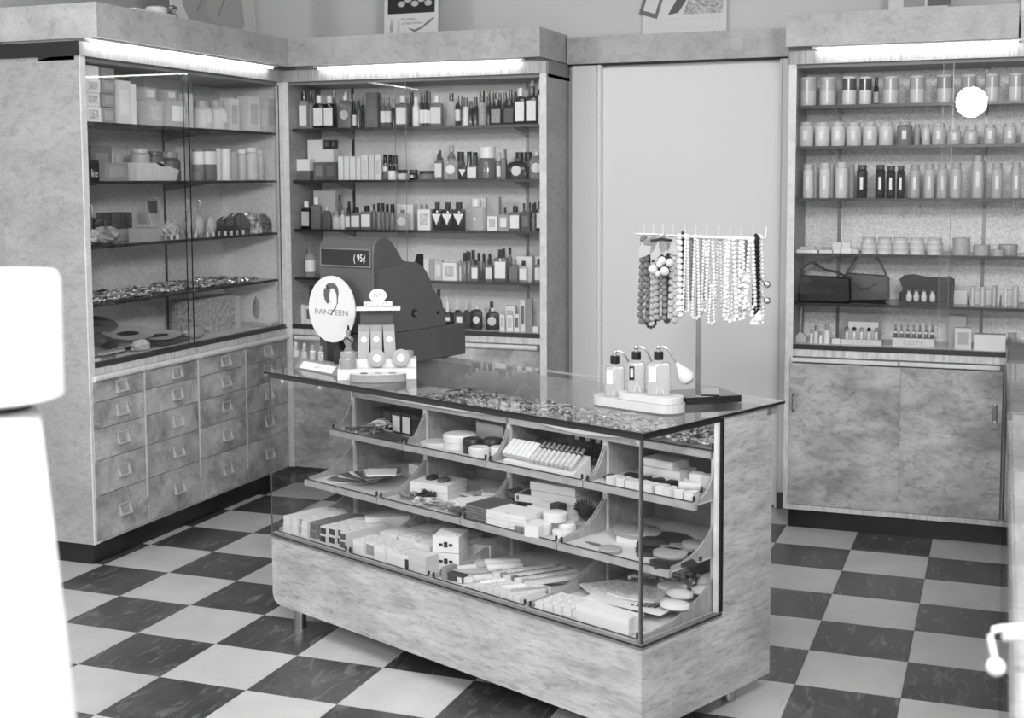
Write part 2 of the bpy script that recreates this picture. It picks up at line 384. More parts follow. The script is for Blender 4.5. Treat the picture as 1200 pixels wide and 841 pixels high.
# drawers of the left cabinet
def drawers():
    ys = [.01, .346, .734, 1.123, 1.505]; zs = [.735, .648, .54, .415, .275, .095]
    fr = put('drawer_frame', B().box(.0325, 1.51, -.0005, .012, .085, .755), M_BURL, cabL)
    for c in range(4):
        a, b = ys[c], ys[c+1]
        put('pull_rail', B().loft([(0, .013, .013), (b-a-.012, .013, .013)], n=12, M=Matrix.Translation((a+.008, -.010, .741)) @ Matrix.Rotation(PI/2, 4, 'Y')), M_TRIM, cabL, smooth=True)
        if c: put('divider_strip', B().box(a-.007, a+.001, -.0075, 0, .20 if c < 3 else .15, .728), M_TRIM, cabL)
        for k in range(5):
            z1, z0 = zs[k], zs[k+1]
            if k == 0: z1 = .728
            d = put('drawer', B().box(a+.003, b-.009, -.007, -.0006, z0+.0015, z1-.0015), M_DRAWER, cabL, bev=.0008)
            xc = a+.188*(b-a)/.336; zc = (z0+z1)/2+.004
            xc = {0: .19, 1: .568, 2: .948, 3: 1.318}[c]
            h = put('pull_handle', B().box(-.034, .034, -.003, 0, -.024, -.02).box(-.034, .034, -.003, 0, .02, .024).box(-.034, -.03, -.003, 0, -.02, .02).box(.03, .034, -.003, 0, -.02, .02)
                .prism([(-.003, -.024), (-.003, .012), (-.014, -.016), (-.014, -.024)], -.034, -.031, 'x').prism([(-.003, -.024), (-.003, .012), (-.014, -.016), (-.014, -.024)], .031, .034, 'x')
                .box(-.034, .034, -.015, -.012, -.024, -.016), grey(.8, .3, .35), d, loc=(xc, -.007, zc))
drawers()
# sliding doors of the right cabinet and apron of the middle cabinet
for k, (a, b, hx) in enumerate(((.022, .478, .04), (.470, .878, .852))):
    y = -.004-.005*(1-k)
    d = put('sliding_door', B().box(a, b, y, y+.008, .108, .722), M_DOOR, cabR)
    put('recessed_handle', B().loft([(-.038, .009, .002), (.038, .009, .002)], rect=True, r=.9, M=Matrix.Translation((hx, y-.001, .55))), M_CHROME, d, smooth=True)
    put('handle_recess', B().loft([(-.03, .005, .002), (.03, .005, .002)], rect=True, r=.9, M=Matrix.Translation((hx, y-.0022, .55))), grey(.5), d)
    put('door_rail', B().box(a+.002, b-.01, y-.006, y+.008, .728, .745), M_TRIM, cabR, bev=.003)
put('bottom_rail', B().box(.0, 1.27, -.012, .012, .085, .106), M_LEDGE, cabR)
put('side_stile', B().box(.0, .02, -.011, .012, .106, .752), M_LEDGE, cabR)
put('side_stile', B().box(.886, 1.27, -.002, .012, .106, .752), M_BURL, cabR)
put('pull_rail', B().loft([(0, .012, .012), (.62, .012, .012)], n=12, M=Matrix.Translation((.70, -.008, .736)) @ Matrix.Rotation(PI/2, 4, 'Y')), M_TRIM, cabM, smooth=True)
put('pull_rail', B().loft([(0, .012, .012), (.62, .012, .012)], n=12, M=Matrix.Translation((.05, -.008, .736)) @ Matrix.Rotation(PI/2, 4, 'Y')), M_TRIM, cabM, smooth=True)
for a, b in ((.033, .69), (.694, 1.332)):
    put('apron_panel', B().box(a, b, -.004, .0115, .60, .722), M_DRAWER, cabM)
    put('lower_door', B().box(a, b, -.006, .0115, .09, .596), M_DOOR, cabM)

# ================================================================ GOODS
def tone(c, rough=.45):
    if c == 'K': return grey(.09, .12, 0, .6)
    if c == 'G': return M_BG
    if c == 'T': return M_BG2
    if c == 'C': return M_CLEAR
    if c == 'P': return M_PRINT
    if c == 'F': return M_FROST
    return grey(int(c)/100, rough)
def tword(c):
    if c == 'K': return 'dark'
    if c == 'G': return 'clear'
    if c == 'T': return 'smoky'
    if c == 'C': return 'clear'
    if c == 'P': return 'printed'
    if c == 'F': return 'mottled'
    v = int(c); return 'black' if v < 20 else 'dark grey' if v < 42 else 'grey' if v < 62 else 'pale grey' if v < 80 else 'white'
def q(v): return round(v*400)/400
def item(kind, w, h, body, cap, lab, loc, rz, parent_label, cat=None, group=None, d=None):
    w = max(.008, q(w*(1.14 if kind in 'sr' else 1))); h = max(.012, q(h)); a = w/2
    if d is None: d = {'b': .62*w, 'x': min(.6*w, .08), 'o': .45*w, 'v': .6*w}.get(kind, w)
    d = max(q(d), .008); b = d/2
    name, cat2 = {'b': ('square_bottle', 'bottle'), 'r': ('round_bottle', 'bottle'), 's': ('slim_bottle', 'bottle'), 'j': ('cream_jar', 'jar'),
            'c': ('powder_can', 'tin'), 'x': ('carton', 'box'), 'o': ('flat_flask', 'bottle'), 'v': ('square_bottle', 'bottle'), 't': ('round_tin', 'tin'),
            'm': ('apothecary_jar', 'jar'), 'd': ('dropper_bottle', 'bottle')}[kind]
    ch = []
    if kind in 'bv':
        hb = h*.80; B0 = lambda: B().loft([(0, a*.96, b*.94), (.002, a, b), (hb*.86, a, b), (hb*.93, a*.86, b*.9), (hb*.95, a*.35, min(b*.8, a*.35)), (hb, a*.32, min(b*.75, a*.32))], rect=True)
        C = lambda: B().loft([(hb*.96, a*.52, min(b*.95, a*.52)), (h-.001, a*.50, min(b*.93, a*.50)), (h, a*.44, min(b*.85, a*.44))], n=12); ch.append(('cap', C, tone(cap, .25)))
        if lab != '-':
            if kind == 'b': ch.append(('paper_label', lambda: B().box(-a*.86, a*.86, -b-.0008, -b+.001, hb*.12, hb*.78), tone(lab, .7)))
            else: ch.append(('paper_label', lambda: B().prism([(-a*.95, hb*.72), (a*.95, hb*.72), (0, hb*.22)], -b-.001, -b+.001), tone(lab, .7)))
    elif kind == 'r':
        hb = h*.82; B0 = lambda: B().loft([(0, a*.94, b*.94), (.002, a, b), (hb*.8, a, b), (hb*.92, a*.55, b*.55), (hb, a*.34, b*.34)], n=14)
        ch.append(('cap', lambda: B().loft([(hb-.004, a*.58, b*.58), (h, a*.54, b*.54)], n=12), tone(cap, .25)))
        if lab != '-': ch.append(('paper_label', lambda: B().loft([(hb*.2, a*1.015, b*1.015), (hb*.66, a*1.015, b*1.015)], n=14), tone(lab, .7)))
    elif kind == 's':
        hb = h*.68; B0 = lambda: B().loft([(0, a, b), (hb*.93, a, b), (hb, a*.75, b*.75)], n=12)
        ch.append(('cap', lambda: B().loft([(hb-.001, a*.74, b*.74), (h, a*.70, b*.70)], n=12), tone(cap, .25)))
        if lab != '-': ch.append(('paper_label', lambda: B().loft([(hb*.15, a*1.02, b*1.02), (hb*.7, a*1.02, b*1.02)], n=12), tone(lab, .7)))
    elif kind in 'jm':
        tall = kind == 'm' and h > 1.5*w; hb = h*(.66 if kind == 'j' else .88 if tall else .80); sh = .86 if kind == 'j' else .76 if tall else .7
        B0 = lambda: B().loft([(0, a*.93, b*.93), (.003, a, b), (hb*(.93 if tall else .84), a, b), (hb*.98, a*sh, b*sh), (hb, a*sh, b*sh)], n=16)
        ch.append(('lid', lambda: B().loft([(hb-.001, a*(sh+.08), b*(sh+.08)), (h-.001, a*(sh+.08), b*(sh+.08)), (h, a*(sh+.02), b*(sh+.02))], n=16), tone(cap, .35)))
        if lab != '-': ch.append(('paper_label', lambda: B().box(-a*.28, a*.28, -b-.0014, -b*.85, hb*.3, hb*.72), tone(lab, .7)))
    elif kind == 'c':
        B0 = lambda: B().loft([(0, a*.97, b*.97), (.002, a, b), (h*.97, a, b), (h, a*.96, b*.96)], n=18)
        if cap != '-': ch.append(('printed_band', lambda: B().loft([(h*.52, a*1.012, b*1.012), (h*.93, a*1.012, b*1.012)], n=18), tone(cap)))
        if lab != '-': ch.append(('paper_label', lambda: B().box(-a*.12, a*.12, -b-.0016, -b*.9, h*.08, h*.9), tone(lab, .4)))
    elif kind == 't':
        B0 = lambda: B().loft([(0, a*.98, b*.98), (h*.5, a*.98, b*.98)], n=20)
        ch.append(('lid', lambda: B().loft([(h*.5, a, b), (h*.95, a, b), (h, a*.97, b*.97)], n=20), tone(cap)))
        if lab != '-': ch.append(('lid_label', lambda: B().loft([(h, a*.5, b*.5), (h+.0006, a*.5, b*.5)], n=16), tone(lab, .7)))
    elif kind == 'x':
        B0 = lambda: B().box(-a, a, -b, b, 0, h)
        if cap != '-': ch.append(('top_panel', lambda: B().box(-a-.0006, a+.0006, -b-.0007, b+.0006, h*.46, h+.0006), tone(cap, .6)))
        if lab != '-': ch.append(('printed_panel', lambda: B().box(-a*.62, a*.62, -b-.0013, -b+.001, h*.22, h*.8), tone(lab, .7)))
    elif kind == 'o':
        hb = h*.86; B0 = lambda: B().loft([(0, a*.9, b), (hb*.1, a, b), (hb*.8, a, b), (hb*.95, a*.72, b*.8), (hb, a*.3, b*.5)], rect=True)
        ch.append(('stopper', lambda: B().loft([(hb, a*.3, b*.6), (h, a*.34, b*.7)], n=12), tone(cap, .3)))
        if lab != '-': ch.append(('round_label', lambda: B().loft([(0, min(a, hb*.42)*.68,)*2 if 0 else (0, min(a, hb*.42)*.68, min(a, hb*.42)*.68), (.0012, min(a, hb*.42)*.68, min(a, hb*.42)*.68)], n=20, M=Matrix.Translation((0, -b, hb*.48)) @ Matrix.Rotation(PI/2, 4, 'X')), tone(lab, .6)))
    elif kind == 'd':
        hb = h*.6; B0 = lambda: B().loft([(0, a, b), (hb*.9, a, b), (hb, a*.5, b*.5)], rect=True)
        ch.append(('rubber_bulb', lambda: B().loft([(hb, a*.34, b*.34), (h*.85, a*.36, b*.36), (h*.96, a*.26, b*.26), (h, a*.08, b*.08)], n=12), tone(cap, .5)))
        if lab != '-': ch.append(('paper_label', lambda: B().box(-a*.8, a*.8, -b-.001, -b+.001, hb*.2, hb*.7), tone(lab, .7)))
    key = (kind, w, h, d)
    me = cached(key+('body', body), lambda: B0().mesh(name, tone(body), kind not in 'x'))
    r = put(name, me, loc=tuple(loc), rot=(0, 0, rz))
    for nm, fn, mt in ch:
        put(nm, cached(key+(nm, mt.name, kind), lambda: fn().mesh(nm, mt, kind not in 'x')), parent=r)
    if isinstance(parent_label, str): tag(r, parent_label, cat or cat2, group)
    return r
KW = {'b': 'square bottle', 'r': 'round bottle', 's': 'slim bottle', 'j': 'jar', 'c': 'powder can', 'x': 'carton', 'o': 'flat flask', 'v': 'square bottle', 't': 'round tin', 'm': 'jar', 'd': 'dropper bottle'}
def desc(kind, body, cap, lab):
    s = tword(body)+' '+KW[kind]
    if kind in 'brsvodjm': s += ' with '+tword(cap)+(' lid' if kind in 'jm' else ' cap')
    elif kind == 'x' and cap != '-': s += ' with '+tword(cap)+' top'
    elif kind == 'x' and lab != '-': s += ' with '+tword(lab)+' panel'
    return s
def shelf_goods(spec, z, place, ppm, rz, where, group, baseoff=.0):
    """spec lines: kind x0 x1 ytop body cap label [row] [lift]; place(px, py, row) -> world point on that row's plane"""
    E_ = []
    for ln in spec.strip().split('\n'):
        p = ln.split(); k, x0, x1, yt, bd, cp, lb = p[0], float(p[1]), float(p[2]), float(p[3]), p[4], p[5], p[6]
        row = int(p[7]) if len(p) > 7 else 0; lift = float(p[8]) if len(p) > 8 else None
        E_.append((row, (x0+x1)/2, k, x0, x1, yt, bd, cp, lb, lift))
    E_.sort(key=lambda e: (e[0], e[1])); cnt = {}
    for row, xc, k, x0, x1, yt, bd, cp, lb, lift in E_:
        P = place(xc, yt, row); A = place(x0, yt, row); Bq = place(x1, yt, row)
        wd = float(np.linalg.norm(A-Bq))*.97
        zb = z if lift is None else float(place(xc, lift, row)[2])
        h = float(P[2])-zb
        if h < .01: h = .01
        base = (desc(k, bd, cp, lb)); rw = ('front row', 'back row', 'third row')[row]
        cnt[row] = cnt.get(row, 0)+1
        lbl = '%s, %s from left, %s, %s' % (base, ordn(cnt[row]), rw, where)
        item(k, wd, h, bd, cp, lb, (float(P[0]), float(P[1]), zb), rz, lbl, None, group)
def pM(px, py, row): return aty(px, py, Y0+.10+(0, .09, .16)[row])
def pR(px, py, row): return aty(px, py, Y0+.10+(0, .09, .16)[row])
def pL(px, py, row): return atx(px, py, -.325-.10-(0, .11, .2)[row])

shelf_goods('''b 351 361 107 C K 92
s 362 366 107 C K -
s 366 370 107 C K -
b 368 380 112 K 90 93
b 380 392 112 K 90 93
o 397 412 112 G 90 P
s 413 417 118 K K 88
s 418 422 118 T K -
x 430 444 108 40 - 45
r 446 452 114 T 50 88
r 452 458 114 T 50 88
s 459 463 115 K 60 -
b 465 479 112 G 90 93
r 484 491 114 93 93 -
s 492 496 107 K K 92
s 496.5 500.5 107 K K 92
s 501 505 108 K K 92
b 505 519 112 G 88 86
b 524 534 109 C K -
r 534 539 112 K K 88
s 540 543 113 K K -
s 543 549 114 88 K -
s 549.5 554 118 K K -
s 554.5 560 114 K 20 -
s 561 569 107 C K -
s 570 575 113 K K -
b 576 588 117 K K 60
b 591 603 116 K 25 35
b 604 616 103 K 90 94
b 617 630 101 K K 93
x 631 638 111 88 - P
s 364 368 104 K K - 1
r 388 394 106 G 60 - 1
r 402 408 108 K 90 - 1
s 413 416 110 K 60 - 1
s 418 421 110 K 60 - 1
s 423 426 110 K 60 - 1
s 480 485 108 G K - 1
s 498 502 106 K K - 1
s 571 575 106 K K - 1
s 577 582 108 K K - 1
s 584 588 107 K K - 1
s 590 594 108 K K - 1
s 596 601 106 K K - 1
s 602 606 107 K K - 1
r 608 612 103 K 90 - 1
r 621 627 93 K 90 88 1
r 629 635 94 K 90 88 1''', SH_M[0], pM, 0, 0, 'top shelf, middle cabinet', 'perfume bottles on the top shelf of the middle cabinet')
shelf_goods('''x 347 366 187 42 92 - 0
x 369 382 190 40 - 55
x 382 396 190 36 - 45
x 397 403 183 93 - -
x 404 410 183 92 - -
x 411 417 183 93 - -
x 418 423 184 90 - -
x 424 432 181 90 - 84
x 433 439 181 84 - -
x 440 447 181 88 - 80
j 448 455 195 T 85 -
j 455 465 194 93 K -
j 466 478 199 88 K -
j 480 490 199 K 30 88
j 491 509 200 G K -
b 510 519 180 G K 88
o 521 537 182 C G 92
v 538 547 190 K K 92
b 548 560 188 G K 92
j 561 581 172 T 92 -
s 582 587 178 G 70 88
b 587 593 178 G 70 -
o 595 618 186 K 30 86
o 621 638 178 G 92 86
x 363 380 164 60 92 - 1
x 380 388 164 20 - 40 1 174
x 388.5 395 164 20 - 40 1 174
x 369 395 175 92 - - 1
j 449 454 181 G K - 1
j 455 460 181 G K - 1
j 461 466 182 G K - 1
b 512 519 176 K K - 1
r 525 533 170 G 70 - 1
j 536 544 178 K K - 1
j 547 553 178 K K - 1
j 554 560 178 K K - 1
s 590 594 175 K 50 - 1
j 604 614 178 T K - 1
j 614.5 624 178 T K - 1''', SH_M[1], pM, 0, 0, 'second shelf, middle cabinet', 'perfumes and cartons on the second shelf of the middle cabinet')
shelf_goods('''b 354 364 236 K 92 P
b 365 376 231 G 92 -
o 378 388 243 T 85 -
r 390 398 247 80 60 -
r 399 404 246 85 60 -
b 405 411 244 T K 90
b 412 423 243 G K 92
b 424 436 241 G K 93
r 436 441 239 T K -
s 441.5 446 238 G K -
s 446.5 451 238 T K -
s 451.5 456 239 G K -
s 457 463 239 G K -
o 464 480 246 C G 85
x 491 506 245 93 - P
v 507 518 237 K K 93
v 519 531 237 K K 93
v 532 545 237 K K 93
b 547 569 233 C 92 -
x 572 584 253 93 - P
x 585 597 251 62 - 92
b 598 610 241 T K 93
x 611 622 248 25 - 45
s 623 628 238 T K -
b 629 637 236 K K 93
x 371 397 223 75 - - 1
r 386 390 228 T K - 1
r 391 395 227 T K - 1
r 396 400 228 T K - 1
s 407 411 236 K K - 1
s 413 417 236 K K - 1
x 467 487 239 92 - - 1
s 492 496 239 G 50 - 1
s 498 502 239 G 50 - 1
r 510 515 238 K K - 1
r 521 526 237 K K - 1
r 533 538 237 K K - 1
x 555 571 232 90 - - 1
x 572 586 231 72 - - 1
r 590 594 243 T K - 1
r 601 605 240 T K - 1
r 612 616 238 T K - 1
r 619 623 237 T K - 1
r 625 629 237 K K - 1''', SH_M[2], pM, 0, 0, 'third shelf, middle cabinet', 'bottles and cartons on the third shelf of the middle cabinet')
shelf_goods('''r 358 368 289 C G 92
x 498 503 303 88 - -
x 504 509 303 66 - -
x 510 519 305 76 - 88
x 520 537 307 92 - P
s 538 541 305 80 60 -
s 542 547 296 G K -
s 547.5 552 295 G K -
b 553 561 304 G K 93
b 569 578 304 G K 88
b 580 595 292 T K 93
b 597 608 303 T 60 45
b 609 618 305 C K 93
b 627 637 303 G K 93
s 546 550 294 G K - 1
s 552 557 293 G K - 1
s 559 563 296 T K - 1
s 565 569 297 T K - 1
s 572 576 297 T K - 1
r 588 593 291 G K - 1
r 595 600 290 G K - 1
x 607 625 300 93 - - 1
x 628 637 300 90 - - 1''', SH_M[3], pM, 0, 0, 'fourth shelf, middle cabinet', 'bottles and cartons on the fourth shelf of the middle cabinet')
shelf_goods('''x 352 358 357 88 - -
x 359 367 358 86 - 40
r 511 517 339 G K 93
d 518 531 352 K 90 90
x 534 545 367 22 - 92
x 546 551 366 18 - -
o 553 565 358 K 90 86
o 570 585 361 K 90 80
x 586 592 368 86 - P
x 594 602 369 90 - P
x 603 609 368 88 - 40
x 610 616 351 84 - 40
x 617 624 350 55 - -
x 625 632 382 90 - -
x 633 637 379 88 - -
x 357 367 335 90 25 - 1
d 520 527 346 K 90 - 1
d 533 540 350 K 90 - 1
d 544 549 350 K 90 - 1
d 552 557 350 K 90 - 1
r 573 579 353 K K - 1
x 593 605 358 92 - P 1''', .80, pM, 0, 0, 'bottom of middle cabinet', 'goods on the floor of the middle cabinet')
shelf_goods('''c 938 957 91 78 68 92
c 961 980 91 78 68 92
c 987 1004 90 84 30 93
c 1007 1022 90 84 25 93
c 1035 1054 90 80 66 92
c 1066 1085 89 80 66 92
c 1098 1117 88 80 55 92
c 1126 1145 88 80 62 92
c 1154 1172 87 80 66 92
c 1182 1200 86 80 66 92
s 1024 1030 90 K K 90 1''', SH_R[0], pR, 0, 0, 'top shelf, right cabinet', 'powder cans on the top shelf of the right cabinet')
shelf_goods('''m 936 954 143 82 76 93
m 955 973 143 84 76 93
m 974 991 143 82 76 93
m 992 1010 143 80 74 90
m 1011 1029 143 80 74 93
m 1030 1048 143 82 74 90
m 1051 1070 143 48 66 90
m 1080 1091 145 76 70 88
m 1092 1109 144 76 72 93
m 1110 1127 147 76 72 93
m 1129 1147 147 76 72 90
m 1153 1168 145 76 72 93
m 1175 1192 144 76 72 93
m 1196 1212 144 78 72 93
m 1071 1079 145 80 72 - 1''', SH_R[1], pR, 0, 0, 'second shelf, right cabinet', 'cream jars on the second shelf of the right cabinet')
shelf_goods('''m 941 954 192 84 78 92
m 960 974 191 82 76 93
m 979 995 190 82 76 92
m 1004 1017 193 K 25 92
m 1026 1038 193 K 25 92
m 1039 1050 194 K 25 92
m 1051 1061 194 K 25 92
m 1066 1079 193 70 62 90
m 1083 1096 192 74 66 90
m 1098 1111 192 74 66 90
m 1113 1128 191 74 66 90
m 1139 1154 182 74 64 90
m 1162 1176 191 72 66 92
m 1185 1198 190 70 66 92
m 951 960 193 76 70 - 1
m 971 979 192 74 70 - 1
m 994 1002 192 72 68 - 1''', SH_R[2], pR, 0, 0, 'third shelf, right cabinet', 'tall jars on the third shelf of the right cabinet')
def stacks():
    Y = Y0+.10
    for c, (x0, x1) in enumerate(((1009, 1027.5), (1028, 1046), (1046.5, 1065), (1065.5, 1084), (1086, 1105))):
        for k in range(3):
            yb = 297-8.2*k; A = aty(x0+(1 if k == 2 else 0), yb, Y); C = aty(x1-(1 if k == 2 else 0), yb, Y); h = .0225
            item('t', C[0]-A[0], h, '84', '78' if k < 2 else '74', '-', ((A[0]+C[0])/2, Y, SH_R[3]+k*(h+.0003)), 0,
                 '%s tin of the %s stack of three, fourth shelf, right cabinet' % (('bottom', 'middle', 'top')[k], ORD[c+1]), None, 'round tins stacked on the fourth shelf of the right cabinet')
    for k in range(2):
        A = aty(1116, 290, Y); C = aty(1137, 290, Y)
        item('t', C[0]-A[0], .0345, '68', '66', '-', ((A[0]+C[0])/2, Y, SH_R[3]+k*.0348), 0, ('bottom', 'top')[k]+' grey tin of the stack of two, fourth shelf, right cabinet', None, 'grey round tins')
    for x0, x1, h, lb, dy in ((1140, 1161, .042, 'wide grey tin beside the stack of two grey tins', 0), (1161, 1178, .024, 'low small grey tin between two wide grey tins', -.02), (1170, 1193, .042, 'wide grey tin at far right of fourth shelf, right cabinet', .055)):
        A = aty(x0, 290, Y+dy); C = aty(x1, 290, Y+dy)
        item('t', (C[0]-A[0])*.98, h, '66', '64', '-', ((A[0]+C[0])/2, Y+dy, SH_R[3]), 0, lb, None, 'grey round tins')
stacks()
shelf_goods('''x 934 959 293.5 90 - -
x 961 976 293.5 86 - -
x 977 985 291 88 - -
x 986 998 291 90 - -
x 999 1006 292 84 - -
x 936 956 289 88 - - 1
x 962 974 289 70 - - 1
x 976 986 284 90 - - 1
x 987 997 284 92 - - 1''', SH_R[3], pR, 0, 0, 'fourth shelf, right cabinet', 'small cartons on the fourth shelf of the right cabinet')
shelf_goods('''c 1137 1143 336 74 - 84
c 1149 1155 336 74 - 84
c 1162 1169 335 66 - 84
c 1177 1181 337 84 - -
c 1187 1194 335 74 - 84
x 1118 1134 340 90 - - 1
x 1136 1152 340 88 - - 1
x 1154 1172 340 90 - - 1
x 1174 1194 340 90 - - 1''', SH_R[4], pR, 0, 0, 'fifth shelf, right cabinet', 'slim tubes and cartons on the fifth shelf of the right cabinet')
shelf_goods('''s 949 953 385 85 60 -
s 954 959 381 80 50 -
s 960 964 388 88 60 -
s 966 973 379 86 60 -
x 975 985 396 84 - -
x 1119 1139 384 80 - 66
x 1141 1179 391 84 - -
x 1112 1133 369 66 - - 1
x 1181 1192 390 60 - - 1''', .80, pR, 0, 0, 'bottom of right cabinet', 'small goods on the floor of the right cabinet')
# left cabinet
shelf_goods('''x 94 112 125 90 - P
x 113 129 126 58 - 66
x 131 147 95 84 - 90
x 148 156 98 93 - -
x 165 184 118 72 - P
x 187 212 118 72 - 92
x 213 222 110 84 - -
m 229 243 118 80 66 88
m 245 260 118 80 66 88
x 264 275 116 88 - 76
x 284 298 114 86 - 76
x 304 318 116 84 - 76
x 94 111 109 90 - P 0 124.5
x 113 129 110 58 - 66 0 125.5
x 94 111 93 90 - P 0 108.5
x 113 129 94 58 - 66 0 109.5
x 94 110 77 90 - - 0 92.5
x 113 128 80 55 - - 0 93.5
x 164 178 103 70 - 90 0 117.5
x 189 202 106 70 - 90 0 117.5
x 160 218 90 64 - - 2
x 277 282 112 60 - - 1''', SH_L[0], pL, 0, PI/2, 'top shelf, left cabinet', 'cartons on the top shelf of the left cabinet')
shelf_goods('''x 97 111 187 12 - -
x 113 141 191 54 - 60
m 156 171 174 74 80 - 1
x 208 222 191 86 - 88 1
c 228 236 175 50 92 -
c 237 249 175 40 88 -
c 251 257 174 86 - -
c 259 267 174 92 - -
c 269 276 178 66 - -
m 278 286 175 78 92 -
m 288 298 173 82 92 -
m 299 306 176 78 80 -
x 97 122 171 45 - 55 1
m 124 131 176 92 92 - 1
m 174 187 177 45 40 88 1
m 190 206 178 42 60 - 1
x 208 214 173 80 - - 1''', SH_L[1], pL, 0, PI/2, 'second shelf, left cabinet', 'jars and cartons on the second shelf of the left cabinet')

# pale greys from here on are lowered in colour to offset overexposure by the lamps
_grey = grey
def grey(v, *a, **k): return _grey(v if v < .76 else .76+(v-.76)*.3, *a, **k)
M_WHITE = grey(.9, .5)

# ================================================================ SHOWCASE COUNTER
CL, CD, ZB, ZM, ZT = 1.586, .606, .0757, .3166, .8738
DIV = [-1.585, -1.20, -.81, -.415, -.012]
ctr = empty('showcase_counter', tuple(CF), CA)
tag(ctr, 'glass topped showcase counter on short steel feet standing on the checkered floor', 'counter')
put('base', B().prism([(-CL+.0, ZB+.03), (-CL+.012, ZB+.008), (-CL+.035, ZB), (0, ZB), (0, ZM-.012), (-CL, ZM-.012)], 0, CD, 'y'), M_RIPPLE, ctr)
put('side_panel', B().box(-.022, 0, .359, CD, ZM-.0115, ZT-.012), M_RIPPLE, ctr)
put('back_panel', B().box(-CL+.0, -.023, CD-.012, CD-.001, ZM-.0115, ZT-.012), M_TRAY, ctr)
put('rear_cap', B().box(-.03, .0, CD-.03, CD+.02, ZT-.035, ZT-.0125), grey(.5), ctr)
put('frame_sill', B().box(-CL, .002, -.003, .012, ZM-.0115, ZM+.004).box(-.012, .002, .0121, .356, ZM-.0115, ZM+.004), grey(.42, .3), ctr)
put('black_line', B().box(-CL+.001, .0035, -.0042, -.0031, ZM-.0035, ZM+.0005).box(.0021, .0035, -.003, .356, ZM-.0035, ZM+.0005), M_BLACK, ctr)  # thin black strip along the sill
put('frame_jamb', B().box(-.013, .0035, .347, .3585, ZM+.0045, ZT-.013), M_BLACK, ctr)
put('frame_jamb', B().box(-.014, -.003, .336, .3465, ZM+.0045, ZT-.02), M_TRIM, ctr)
put('top_glass', B().box(-CL-.01, .012, -.012, CD+.045, ZT-.008, ZT), M_TOPGLASS, ctr)
e = ctr
put('glass_edge', B().box(-CL-.0105, .0125, -.0128, -.0121, ZT-.0082, ZT-.0002).box(.0121, .0128, -.012, CD+.045, ZT-.0082, ZT-.0002), M_BLACK, e)
put('glass_edge', B().box(-CL-.01, .012, CD+.0451, CD+.0457, ZT-.008, ZT), grey(.72, .2), e)
put('top_frame', B().box(-CL, .0, -.001, .008, ZT-.022, ZT-.0085).box(-.008, .0, .0085, .3465, ZT-.022, ZT-.0085), grey(.16, .3), ctr)
put('front_glass', B().box(-CL+.004, -.004, .001, .006, ZM+.0045, ZT-.0225), M_GLASS, ctr)
put('end_glass', B().box(-.006, -.001, .009, .3355, ZM+.0045, ZT-.0225), M_GLASS, ctr)
put('end_glass', B().box(-CL+.001, -CL+.006, .009, CD-.013, ZM+.0045, ZT-.0225), M_GLASS, ctr)
put('corner_strip', B().box(-.0035, .001, -.001, .0035, ZM+.005, ZT-.0225), grey(.18, .2), ctr)
put('corner_strip', B().box(-.0100, -.0072, -.001, .0030, ZM+.005, ZT-.0225), M_STEEL, ctr)
put('corner_strip', B().box(-CL-.001, -CL+.0035, -.001, .0035, ZM+.005, ZT-.0225), grey(.3, .2), ctr)
for u_, v_ in ((-CL+.085, .05), (-.085, CD-.085), (-.2, .1), (-CL+.085, CD-.085)):
    put('foot', B().cyl(.0215, 0, ZB, 20, Matrix.Translation((u_, v_, 0))), M_STEEL, ctr, smooth=True)
for k, u_ in enumerate(DIV):
    t0, t1 = (u_, u_+.014) if k == 0 else (u_-.007, u_+.007) if k < 4 else (u_-.024, u_-.0115)
    put('divider', B().box(t0, t1, .366, CD-.0125, ZM, .764), M_TRAY, ctr)
    put('divider_edge', B().box(t0-.002, t1+.001, .357, .3655, ZM, .7645), M_TRIM, ctr)
for a, b in ((DIV[0]+.016, DIV[2]), (DIV[2]+.01, DIV[4]-.02)):
    put('upper_rail', B().box(a, b, .345, .3565, .745, .764), M_TRAY, ctr)
TIERS = [(.635, .262), (.475, .148), (.3195, .016)]
def tray(a, b, z, v, top):
    t = empty('tray', (0, 0, 0)); t.parent = ctr; Wd = .005
    a += .002; b -= .002
    put('tray_floor', B().box(a, b, v+.006, CD-.0135, z-.004, z), grey(.74, .6), t)
    put('tray_rail', B().box(a, b, v-.008, v+.0058, z-.016, z+.003), M_TRAY, t)
    vv = .357; n = 8; hz = min(.095, top-z-.03)
    for x in (a, b-Wd):
        pr = [(v+.007, z+.0005), (vv-.003, z+.0005)]
        pr += [(v+.007+(vv-.01-v)*(1-i/n), z+.012+(hz-.012)*((1-i/n)**2.6)) for i in range(n+1)]
        put('tray_side', B().prism(pr, x, x+Wd, 'x'), M_TRAY, t)
    put('glass_lip', B().box(a+.008, b-.008, v+.001, v+.003, z+.0035, z+.034), M_GLASS, t)
    put('lip_edge', B().box(a+.008, b-.008, v-.0005, v+.0008, z+.0035, z+.0065), M_BLACK, t)
    for x in (a+.006, b-.011): put('lip_clip', B().box(x, x+.005, v-.001, v+.0045, z+.0066, z+.021), M_BLACK, t)
for i, (z, v) in enumerate(TIERS):
    for k in range(4): tray(DIV[k] if k else DIV[0], DIV[k+1]-(0 if k < 3 else .006), z, v, TIERS[i-1][0] if i else .76)
